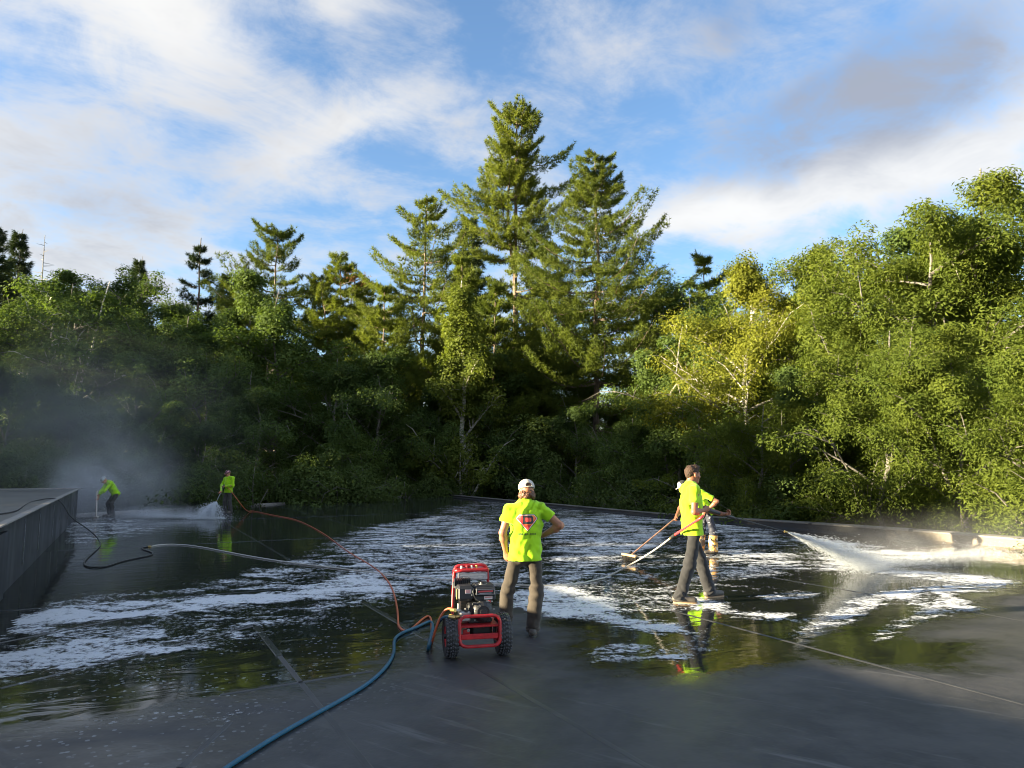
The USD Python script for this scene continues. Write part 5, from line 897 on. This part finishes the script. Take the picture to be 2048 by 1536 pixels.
# recoil starter on the engine's front
st = obj('recoil_starter', shift(lathe([(0, .055), (.030, .055), (.034, .046), (.055, .046), (.060, .052), (.085, .040), (.098, .022), (.104, 0), (0, 0)], 36, 'y') if False else move(lathe([(0, .055), (.030, .055), (.034, .046), (.055, .046), (.060, .052), (.085, .040), (.098, .022), (.104, 0), (0, 0)], 36), rot([1, 0, 0], 90)), (.045, -.028, .44)), M_blk, mach, smooth=35)
for k in range(14):
    a = k * 2 * PW / 14; obj('cooling_rib', tube(np.array([[.045 + .062 * math.sin(a), -.082, .44 + .062 * math.cos(a)], [.045 + .096 * math.sin(a), -.058, .44 + .096 * math.cos(a)]]), .0035, 5), M_blk2, st)
for a in (0.6, 2.2, 3.9, 5.4): obj('bolt', shift(move(lathe([(0, .008), (.006, .007), (.007, 0), (0, 0)], 8), rot([1, 0, 0], 90)), (.045 + .112 * math.sin(a), -.03, .44 + .112 * math.cos(a))), M_steel, st)
obj('starter_grip', cbox((.05, .022, .02), (-.04, -.06, .52), .008), M_blk, st)
# air cleaner box, fuel tank, muffler guard
ac = obj('air_cleaner', cbox((.165, .17, .145), (-.125, .06, .615), .026), M_blk, mach)
lb = obj('warning_label', cbox((.062, .002, .038), (-.10, -.0265, .635), .0005), M_lab, ac)
for z in (.646, .637, .628): obj('print_line', cbox((.046, .001, .004), (-.10, -.0281, z), .0003), M_labr, ac)
obj('clip', cbox((.012, .02, .10), (-.206, -.0, .61), .003), M_brass, ac)
mg = obj('muffler', cbox((.17, .10, .085), (-.13, .21, .665), .02), M_blk2, mach)
for k in range(9): obj('guard_fin', cbox((.006, .095, .075), (-.208 + .0195 * k, .185, .70), .002), M_blk2, mg)
ft = obj('fuel_tank', join([cbox((.215, .20, .10), (.075, .10, .64), .03), cbox((.20, .05, .075), (.075, -.015, .63), .016)]), M_blk, mach)
obj('filler_cap', shift(lathe([(0, .026), (.030, .026), (.034, .018), (.034, 0), (0, 0)], 24), (.065, .07, .688)), M_blk2, ft, smooth=35); obj('cap_ring', shift(lathe([(.030, .004), (.045, .003), (.045, 0), (.030, 0)], 24), (.065, .07, .689)), M_steel, ft)
for (a, b, c, d) in ((-.02, .166, .602, .606), (-.02, .166, .650, .654)): obj('badge_edge', cbox((b - a, .002, d - c), ((a + b) / 2, -.0415, (c + d) / 2), .0005), M_labk, ft)
for x in (-.02, .166): obj('badge_edge', cbox((.004, .002, .052), (x, -.0415, .628), .0005), M_labk, ft)
obj('badge_print', cbox((.15, .0015, .014), (.073, -.0410, .633), .0004), M_labr, ft); obj('badge_print', cbox((.12, .0015, .007), (.073, -.0410, .615), .0004), M_labk, ft)
obj('shroud', cbox((.215, .15, .055), (.075, .06, .567), .012), M_blk, mach); obj('warning_label', cbox((.085, .002, .032), (.105, -.0165, .567), .0005), M_lab, mach); obj('warning_label', cbox((.07, .001, .008), (.105, -.0180, .572), .0003), M_labr, mach)
for k, (x, y, z, w) in enumerate(((-.03, -.02, .52, .03), (.02, -.03, .535, .02), (.09, -.03, .535, .026), (.14, -.02, .53, .022), (.165, .0, .45, .02), (-.06, -.02, .60, .016))): obj('fastener', cbox((w, .012, .014), (x, y, z), .003), M_steel, mach)
obj('fuel_line', tube(spline([(-.04, -.02, .66), (-.05, -.035, .62), (-.02, -.04, .56), (.03, -.03, .545)], 16), .005, 6), M_blk, mach, smooth=True); obj('ignition_lead', tube(spline([(-.05, .0, .69), (0, .02, .715), (.05, .12, .70), (.10, .2, .67)], 16), .005, 6), M_blk, mach, smooth=True)
# pump with its fittings low on the left, bottles seen through the loop
pu = obj('pump', cbox((.11, .15, .10), (-.13, .02, .40), .014), M_steel, mach)
obj('fitting', cyl((-.17, -.02, .40), (-.235, -.05, .40), .014, 12), M_brass, pu); obj('fitting', cyl((-.17, -.01, .455), (-.225, -.04, .465), .012, 12), M_steel, pu); obj('fitting', cyl((-.19, .0, .47), (-.19, .0, .52), .013, 12), M_steel, pu); obj('knob', shift(lathe([(0, .03), (.018, .03), (.02, 0), (0, 0)], 14), (-.12, -.04, .452)), M_blk, pu)
obj('underside', cbox((.22, .20, .13), (.035, .06, .255), .03), M_blk2, mach); obj('drain_plug', cyl((-.10, -.02, .27), (-.10, -.06, .27), .016, 12), M_steel, mach); obj('pump_guard', cbox((.07, .02, .05), (-.12, -.05, .255), .006), M_red, mach)
obj('axle', cyl((-.30, .03, .205), (.30, .03, .205), .012, 10), M_steel, mach)
for s in (-1, 1):
    c = np.array([s * .262, .03, .205]); prof = [(.10, -.055), (.16, -.066), (.182, -.060), (.192, -.042), (.195, 0), (.192, .042), (.182, .060), (.16, .066), (.10, .055)]
    wv = lambda m: shift(move(m, rot([0, 1, 0], 90)), c)
    rim = obj('wheel', wv(lathe([(0, -.03), (.05, -.03), (.055, -.045), (.10, -.05), (.112, -.055), (.112, .055), (.10, .05), (.055, .045), (.05, .03), (0, .03)], 28)), M_red, mach, smooth=35)
    obj('tyre', wv(lathe(prof + [(.10, -.055)], 44)), M_rubber, rim, smooth=35); lugs = []
    for k in range(30):
        for j, (x, w, hgt) in enumerate(((-.052, .022, .183), (-.024, .018, .194), (0, .016, .1965), (.024, .018, .194), (.052, .022, .183))):
            a = (k + 0.5 * (j % 2)) * 2 * PW / 30; b = move(cbox((w, .022, .020), (x, 0, 0), .004), rot([0, 0, 1], 25 * (1 if j > 2 else -1 if j < 2 else 0)))
            lugs.append(shift(move(shift(b, (0, 0, hgt)), rot([1, 0, 0], math.degrees(a))), c))
    obj('tread', join(lugs), M_lug, rim, kind='stuff'); obj('hub_cap', wv(lathe([(0, .07 * 1), (.022, .068), (.028, .03), (0, .03)], 16)) if s > 0 else wv(lathe([(0, -.03), (.028, -.03), (.022, -.068), (0, -.07)], 16)), M_blk, rim, smooth=35)
def mw(p): return wp((tm[0], tm[1] - 0.05, 0), math.radians(13), 1, p)

# ------------------------------------------------------------------ hoses
M_orange = mat('orange_hose', (0.42, 0.095, 0.035), 0.35, noise=(5, 0.25)); M_blue = mat('blue_hose', (0.009, 0.062, 0.105), 0.35, noise=(4, 0.3)); M_grey = mat('pale_grey_hose', (0.42, 0.40, 0.36), 0.4, noise=(4, 0.2)); M_hblack = mat('black_hose', (0.016, 0.016, 0.017), 0.4); M_whip = mat('red_hose_end', (0.55, 0.045, 0.05), 0.35)
def hose(name, label, pts, r, m, n=160, ends=(True, True), fit=None):
    path = spline(pts, n); path[:, 2] = np.maximum(path[:, 2], np.where(path[:, 2] > BH - 0.1, 0, r)); t = thing(name, label, 'hose', path[0]); obj('hose_line', tube(path - path[0], r, 10), m, t, smooth=True)
    for e, (i, j) in zip(ends, ((0, 3), (-1, -4))):
        if e: d = unit(path[j] - path[i]); obj('coupling', cyl(path[i] - path[0] - d * 0.01, path[i] - path[0] + d * 0.06, r * 1.45, 12), fit or M_brass, t)
    return t
G = lambda px, py, z: on(px, py, z)
bw_ = wp(pB, math.radians(152), 0.98, (-.10, .20, 1.07))
hose('orange_hose', 'orange hose running from the far worker over the wet roof to the machine', [bw_, wp(pB, math.radians(152), .98, (-.32, .05, .80)), G(488, 1016, .22), G(503, 1022, .02), *[G(x, y, .013) for x, y in ((540, 1029), (585, 1038), (622, 1053), (657, 1074), (702, 1107), (748, 1135), (778, 1166), (791, 1200), (796, 1236), (799, 1254), (812, 1262), (836, 1246), (858, 1233))], mw((-.42, .24, .10)), mw((-.36, .12, .36)), mw((-.235, -.045, .465))], 0.0125, M_orange, 260)
hose('blue_hose', 'thick blue hose curving from the lower edge of the photo to the machine', [*[G(x, y, .019) for x, y in ((300, 1640), (392, 1578), (455, 1534), (560, 1468), (660, 1412), (735, 1367), (778, 1325), (788, 1298), (790, 1278), (806, 1265), (838, 1252), (862, 1244))], mw((-.46, .22, .05)), mw((-.40, .24, .20)), mw((-.34, .10, .36)), mw((-.235, -.055, .40))], 0.0165, M_blue, 260)
hose('grey_hose', 'long pale grey hose lying across the wet roof behind the machine to the spray gun', [*[G(x, y, .012) for x, y in ((300, 1094), (330, 1089), (370, 1090), (450, 1103), (560, 1122), (690, 1138), (790, 1150), (900, 1160), (1010, 1169), (1110, 1171), (1165, 1166), (1205, 1157))], deep(1246, 1137, 12.1), deep(1300, 1106, 11.1), deep(1345, 1073, 10.25)], 0.0125, M_grey, 260)
hose('red_hose_end', 'stiff red hose end leading up to the spray gun', [deep(1344, 1074, 10.25), deep(1375, 1053, 9.9), deep(1400, 1037, 9.6), gR - ax * 0.05 + [0, 0, -.12]], 0.0165, M_whip, 30, fit=M_blk2)
bt = lambda px, py: G(px, py, BH + 0.022)
edge = B0 - E1 * 9.9 + E2 * 0.05
hose('black_hose', 'black hose hanging from the raised roof block down to the wet roof', [bt(-60, 1035), bt(-10, 1029), bt(30, 1022), [*(edge - E2 * .25), BH + .03], [*(edge + E2 * 0.06), BH - .0], [*(edge + E2 * .30), BH - .35], [*(edge + E2 * .62), .42], [*(edge + E2 * .95 - E1 * .15), .10], *[G(x, y, .013) for x, y in ((172, 1132), (205, 1134), (240, 1124), (285, 1114), (304, 1109), (300, 1103), (284, 1097), (300, 1093))]], 0.0135, M_hblack, 200)

# ------------------------------------------------------------------ spray wands and broom
M_yel = mat('yellow_label', (0.62, 0.42, 0.04), 0.5); M_wood = mat('pale_wood', (0.48, 0.33, 0.18), 0.6, noise=(7, 0.25)); M_woodr = mat('reddish_pole', (0.42, 0.22, 0.13), 0.5, noise=(5, 0.3)); M_bris = mat('dark_bristle', (0.03, 0.026, 0.02), 0.8, noise=(40, 0.6)); M_shaft = mat('grey_lance', (0.30, 0.31, 0.32), 0.35, metal=0.5)
def basis(d):
    f = unit(d); r = unit(np.cross(f, [0, 0, 1.0])); u = np.cross(r, f); M = np.eye(4); M[:3, 0], M[:3, 1], M[:3, 2] = r, f, u; return M
def wand(name, label, grip, tip, shaft_m, big=1.0):
    d = tip - grip; L = np.linalg.norm(d); Bm = basis(d); t = thing(name, label, 'spray gun', grip); q = lambda m: move(m, Bm)
    obj('gun_body', q(join([cbox((.042 * big, .26, .055), (0, .03, .02), .012), cbox((.034, .05, .14), (0, -.06, -.06), .012)])), M_blk, t); obj('grip_label', q(cbox((.046 * big, .09, .028), (0, .05, .024), .002)), M_yel, t)
    obj('trigger', q(cbox((.012, .016, .07), (0, .0, -.045), .004)), M_blk2, t); obj('guard', q(tube(fillet([(0, -.07, -.13), (0, .06, -.13), (0, .09, 0)], .05), .009, 8)), M_blk, t, smooth=True)
    obj('fore_grip', q(tube(np.array([[0, .15, .02], [0, .2, .02], [0, min(.62, L * .45), .005], [0, min(.66, L * .47), .004]]), [.018, .024, .022, .012], 12)), M_blk, t, smooth=40); obj('lance', q(tube(np.array([[0, .3, .012], [0, L - .05, 0]]), .0095, 8)), shaft_m, t, smooth=True); obj('nozzle', q(cyl((0, L - .06, 0), (0, L, 0), .014, 10)), M_brass, t)
    return t
wand('spray_wand', 'black spray gun with yellow label and long thin lance held by the young worker', gR, noz, M_blk2, 1.15)
wand('spray_wand', 'grey lance held low by the far worker in long sleeves', gB, nB, M_shaft)
gE = wp(pE, math.radians(140), 1, (.02, .47, .72)); nE = np.array([gE[0] + .05, gE[1] - .05, .03])
t = thing('scrub_pole', 'pale pole pushed straight down by the bending worker', 'pole', nE); obj('pole', tube(np.array([[0, 0, 0], gE - nE + unit(gE - nE) * .25]), .028, 8), M_lab, t, smooth=True); obj('pole_foot', cbox((.16, .10, .05), (0, 0, .0), .015), M_lab, t)
hd, lo, up = on(1259, 1116, .06), wp(pD, math.radians(94), 1, (.02, .66, .74)), wp(pD, math.radians(94), 1, (-.24, .08, .90))
t = thing('push_broom', 'push broom with pale wooden head and dark bristles in the suds', 'broom', hd); e = unit(up - hd); Bm = basis([e[0], e[1], 0]); q = lambda m: move(m, Bm)
obj('pole', tube(np.array([[0, 0, .03], (lo - hd), (lo - hd) + unit(lo - hd) * .75]), .0145, 8), M_woodr, t, smooth=True); hdm = obj('broom_head', q(cbox((.46, .075, .045), (0, 0, .055), .010)), M_wood, t)
rngb = np.random.default_rng(2); bs = [np.array([x + rngb.normal(0, .004), y + rngb.normal(0, .003), .03]) for x in np.linspace(-.215, .215, 44) for y in (-.024, -.008, .008, .024)]
obj('bristles', q(join([tube(np.array([b, b + [rngb.normal(0, .008), rngb.normal(0, .01), -.085]]), .005, 4, False) for b in bs])), M_bris, hdm, kind='stuff'); obj('socket', q(cyl((0, .0, .06), (0, .05, .13), .022, 12)), M_blk2, hdm)
# ------------------------------------------------------------------ water jets and mist (volumes)
def jet(label, p0, p1, r0, r1, dens, power=1.0, aniso=0.35, name='water_jet', seed=0, flat=1.0, noise_scale=7.0):
    p0, p1 = np.asarray(p0, float), np.asarray(p1, float); d = p1 - p0; L = np.linalg.norm(d); a = d / L
    n = {'g': ('geometry', {}), 'v': ('vector_math', dict(math_type='subtract', vector2=p0)), 't': ('vector_math', dict(math_type='dot_product', vector2=a)), 'ta': ('vector_math', dict(math_type='scale', vector1=a)), 'w': ('vector_math', dict(math_type='subtract')), 'r': ('vector_math', dict(math_type='length')),
         'rad': ('map_range', dict(from_min=0, from_max=L, to_min=r0, to_max=r1)), 'q': ('math', dict(math_type='divide')), 'e': ('map_range', dict(range_type='smoothstep', from_min=1.0, from_max=0.0, to_min=0, to_max=1, clamp=True)),
         'fall': ('map_range', dict(from_min=0, from_max=L, to_min=1.0, to_max=0.0, clamp=True)), 'fp': ('math', dict(math_type='power', value2=power)), 'nz': ('noise_texture', dict(scale=noise_scale, detail=5, roughness=0.65)), 'nr': ('map_range', dict(from_min=0.32, from_max=0.66, to_min=0.12, to_max=1.6, clamp=True)),
         'm1': ('math', dict(math_type='multiply')), 'm2': ('math', dict(math_type='multiply')), 'm3': ('math', dict(math_type='multiply', value2=dens)), 'vol': ('principled_volume', dict(color=(0.97, 0.98, 1.0), anisotropy=aniso))}
    l = [('g.position', 'v.vector1'), ('v.vector', 't.vector1'), ('t.value', 'ta.scale'), ('v.vector', 'w.vector1'), ('ta.vector', 'w.vector2'), ('w.vector', 'r.vector1'), ('t.value', 'rad.value'), ('r.value', 'q.value1'), ('rad.result', 'q.value2'), ('q.value', 'e.value'), ('t.value', 'fall.value'), ('fall.result', 'fp.value1'), ('g.position', 'nz.vector'), ('nz.fac', 'nr.value'),
         ('e.result', 'm1.value1'), ('fp.value', 'm1.value2'), ('m1.value', 'm2.value1'), ('nr.result', 'm2.value2'), ('m2.value', 'm3.value1'), ('m3.value', 'vol.density')]
    m = usdkit.material(stage, '/World/Looks/' + numbered('looks', 'water_jet'), n, l, volume='vol.volume')
    u = unit(np.cross(a, [0, 0, 1.0])); w = np.cross(u, a); an = np.arange(18) * PW / 9
    ring = lambda c, r: c + r * (np.cos(an)[:, None] * u + np.sin(an)[:, None] * w)
    hull = trimesh.convex.convex_hull(np.vstack([ring(p0, r0 * 1.02), ring(p1, r1 * 1.02)]))
    return tag(obj(name, (hull.vertices, hull.faces), m), label, 'spray', None, 'stuff')
def mist(label, c, radii, dens, rotz=0.0, noise_scale=0.9, lo=0.30, hi=0.72, aniso=0.3, color=(0.96, 0.97, 1.0), floor=0.012):
    c = np.asarray(c, float); n = {'g': ('geometry', {}), 'm': ('mapping', dict(mapping_type='texture', location=c, rotation=(0, 0, rotz), scale=radii)), 'gr': ('gradient_texture', dict(gradient_type='quadratic_sphere')), 'nz': ('noise_texture', dict(scale=noise_scale, detail=4, roughness=0.6, distortion=0.4)),
         'nr': ('map_range', dict(from_min=lo, from_max=hi, to_min=0.05, to_max=1.7, clamp=True)), 'm1': ('math', dict(math_type='multiply')), 'm3': ('math', dict(math_type='multiply', value2=dens)), 'vol': ('principled_volume', dict(color=color, anisotropy=aniso))}
    l = [('g.position', 'm.vector'), ('m.vector', 'gr.vector'), ('g.position', 'nz.vector'), ('nz.fac', 'nr.value'), ('gr.fac', 'm1.value1'), ('nr.result', 'm1.value2'), ('m1.value', 'm3.value1'), ('m3.value', 'vol.density')]
    m = usdkit.material(stage, '/World/Looks/' + numbered('looks', 'mist'), n, l, volume='vol.volume')
    s = trimesh.creation.icosphere(3); v = s.vertices * radii; cc, ss = math.cos(rotz), math.sin(rotz); v = np.stack([cc * v[:, 0] - ss * v[:, 1], ss * v[:, 0] + cc * v[:, 1], v[:, 2]], 1) + c
    v[:, 2] = np.maximum(v[:, 2], floor); hull = trimesh.convex.convex_hull(v)
    return tag(obj('spray_mist', (hull.vertices, hull.faces), m), label, 'mist', None, 'stuff')
M_drop = usdkit.material(stage, '/World/Looks/white_water', {'d': ('diffuse_bsdf', dict(color=(0.86, 0.88, 0.90))), 't': ('translucent_bsdf', dict(color=(0.86, 0.88, 0.90))), 'm': ('mix_closure', dict(fac=0.5))}, [('d.BSDF', 'm.closure1'), ('t.BSDF', 'm.closure2')], surface='m.closure')
def drops(label, p0, p1, r1, n, seed, size=(0.05, 0.005), splash=None, flat=1.0, spread=1.0, gather=0.55):
    """Torn white water: thousands of drawn-out drops, close together at the nozzle and opening into a fan, with a splash where it lands."""
    rng = np.random.default_rng(seed); p0, p1 = np.asarray(p0, float), np.asarray(p1, float); d = p1 - p0; L = np.linalg.norm(d); a = d / L; u = unit(np.cross(a, [0, 0, 1.0])); w = np.cross(u, a)
    t = rng.random(n) ** gather; q = rng.normal(size=(n, 2)) * 0.42 * np.array([1.0, flat]); strand = np.sin(q[:, 0] * 9) * 0.12
    P = p0 + a * (t * L)[:, None] + u * ((q[:, 0] + strand) * r1 * t ** spread)[:, None] + w * (q[:, 1] * r1 * t ** spread)[:, None] - np.array([0, 0, 0.10]) * (t ** 2)[:, None]
    D = unit(a + (u * q[:, :1] + w * q[:, 1:]) * 0.35 * r1 / L * 2 + rng.normal(0, 0.04, (n, 3))); ln = size[0] * rng.uniform(0.5, 1.5, n) * (1.15 - 0.75 * t); th = size[1] * rng.uniform(0.6, 1.5, n)
    if splash:
        m, c, rad, hgt, drift = splash; al = rng.uniform(0, 6.283, m); rr = np.abs(rng.normal(0, 0.5, m)); S = np.asarray(c) + np.stack([np.cos(al) * rr * rad, np.sin(al) * rr * rad * 0.6, np.abs(rng.normal(0, 0.4, m)) * hgt * np.exp(-rr)], 1) + np.asarray(drift) * (rng.random(m) ** 1.6)[:, None]
        P = np.vstack([P, S]); D = np.vstack([D, unit(rng.normal(size=(m, 3)) + np.asarray(drift))]); ln = np.concatenate([ln, 0.016 * rng.uniform(0.5, 1.6, m)]); th = np.concatenate([th, 0.0045 * rng.uniform(0.6, 1.5, m)])
    P[:, 2] = np.maximum(P[:, 2], 0.014); s = unit(np.cross(D, rng.normal(size=D.shape))); k = np.cross(D, s)
    v = np.stack([P - D * ln[:, None] / 2, P + s * th[:, None], P - s * th[:, None] * .5 + k * th[:, None] * .87, P - s * th[:, None] * .5 - k * th[:, None] * .87, P + D * ln[:, None] / 2], 1).reshape(-1, 3)
    f = (np.arange(len(P))[:, None, None] * 5 + np.array([[0, 2, 1], [0, 3, 2], [0, 1, 3], [4, 1, 2], [4, 2, 3], [4, 3, 1]])[None]).reshape(-1, 3)
    return tag(obj('water_jet', (v, f), M_drop), label, 'water jet', None, 'stuff')
hit = on(1765, 1134, 0.02)
drops("white jet of water fanning out from the long lance of the young worker", noz, noz + (hit - noz) * 1.02, 0.52, 14000, 3, (0.10, 0.0030), (8000, hit, 1.2, 0.28, (2.2, 0.1, 0.22)), 0.75)
jet("fine white spray round the young worker's jet", noz, noz + (hit - noz) * 1.12, 0.03, 0.38, 1.0, 0.5, 0.0, 'spray_mist')
pc = on(1850, 1140, 0.0); mist("pale mist rolling off where the young worker's jet hits the roof", pc + [0, 0.1, .10], (3.2, 1.7, 1.15), 0.17, 0.25, 1.8, aniso=0.0)
pc = on(2040, 1140, 0.0); mist('tan mist drifting over the edge wall at the right border', pc + [0.2, 0.6, .45], (2.6, 1.6, 1.0), 0.07, 0.2, 1.4, aniso=0.0)
hb = on(412, 1037, 0.02)
drops("fan-shaped white jet from the far worker's lance", nB, nB + (hb - nB) * 1.0, 0.62, 9000, 4, (0.10, 0.007), (5000, hb, 1.2, 0.25, (-2.4, -.2, .12)), 0.8, gather=0.6)
pc = on(325, 1037, 0.0); mist('low streak of spray along the roof left of the far worker', pc + [0, 0, .10], (2.8, 1.0, .5), 2.2, 0.1, 1.2, aniso=0.0)
pc = on(200, 1030, 0.0); mist('grey spray cloud rising round the bending worker', pc + [-.2, 1.2, 1.2], (3.4, 2.0, 2.8), 0.75, 0.2, 0.5, aniso=0.0)
pc = deep(150, 860, 29.5); mist('faint spray haze drifting up in front of the left wood', pc, (9.0, 3.0, 6.0), 0.11, 0.3, 0.25, aniso=0.0)
pc = on(195, 1034, 0.0); mist('pale plume of spray close round the bending worker', pc + [-.45, -.3, .8], (1.7, 1.3, 1.9), 1.5, 0.2, 0.8, aniso=0.0)
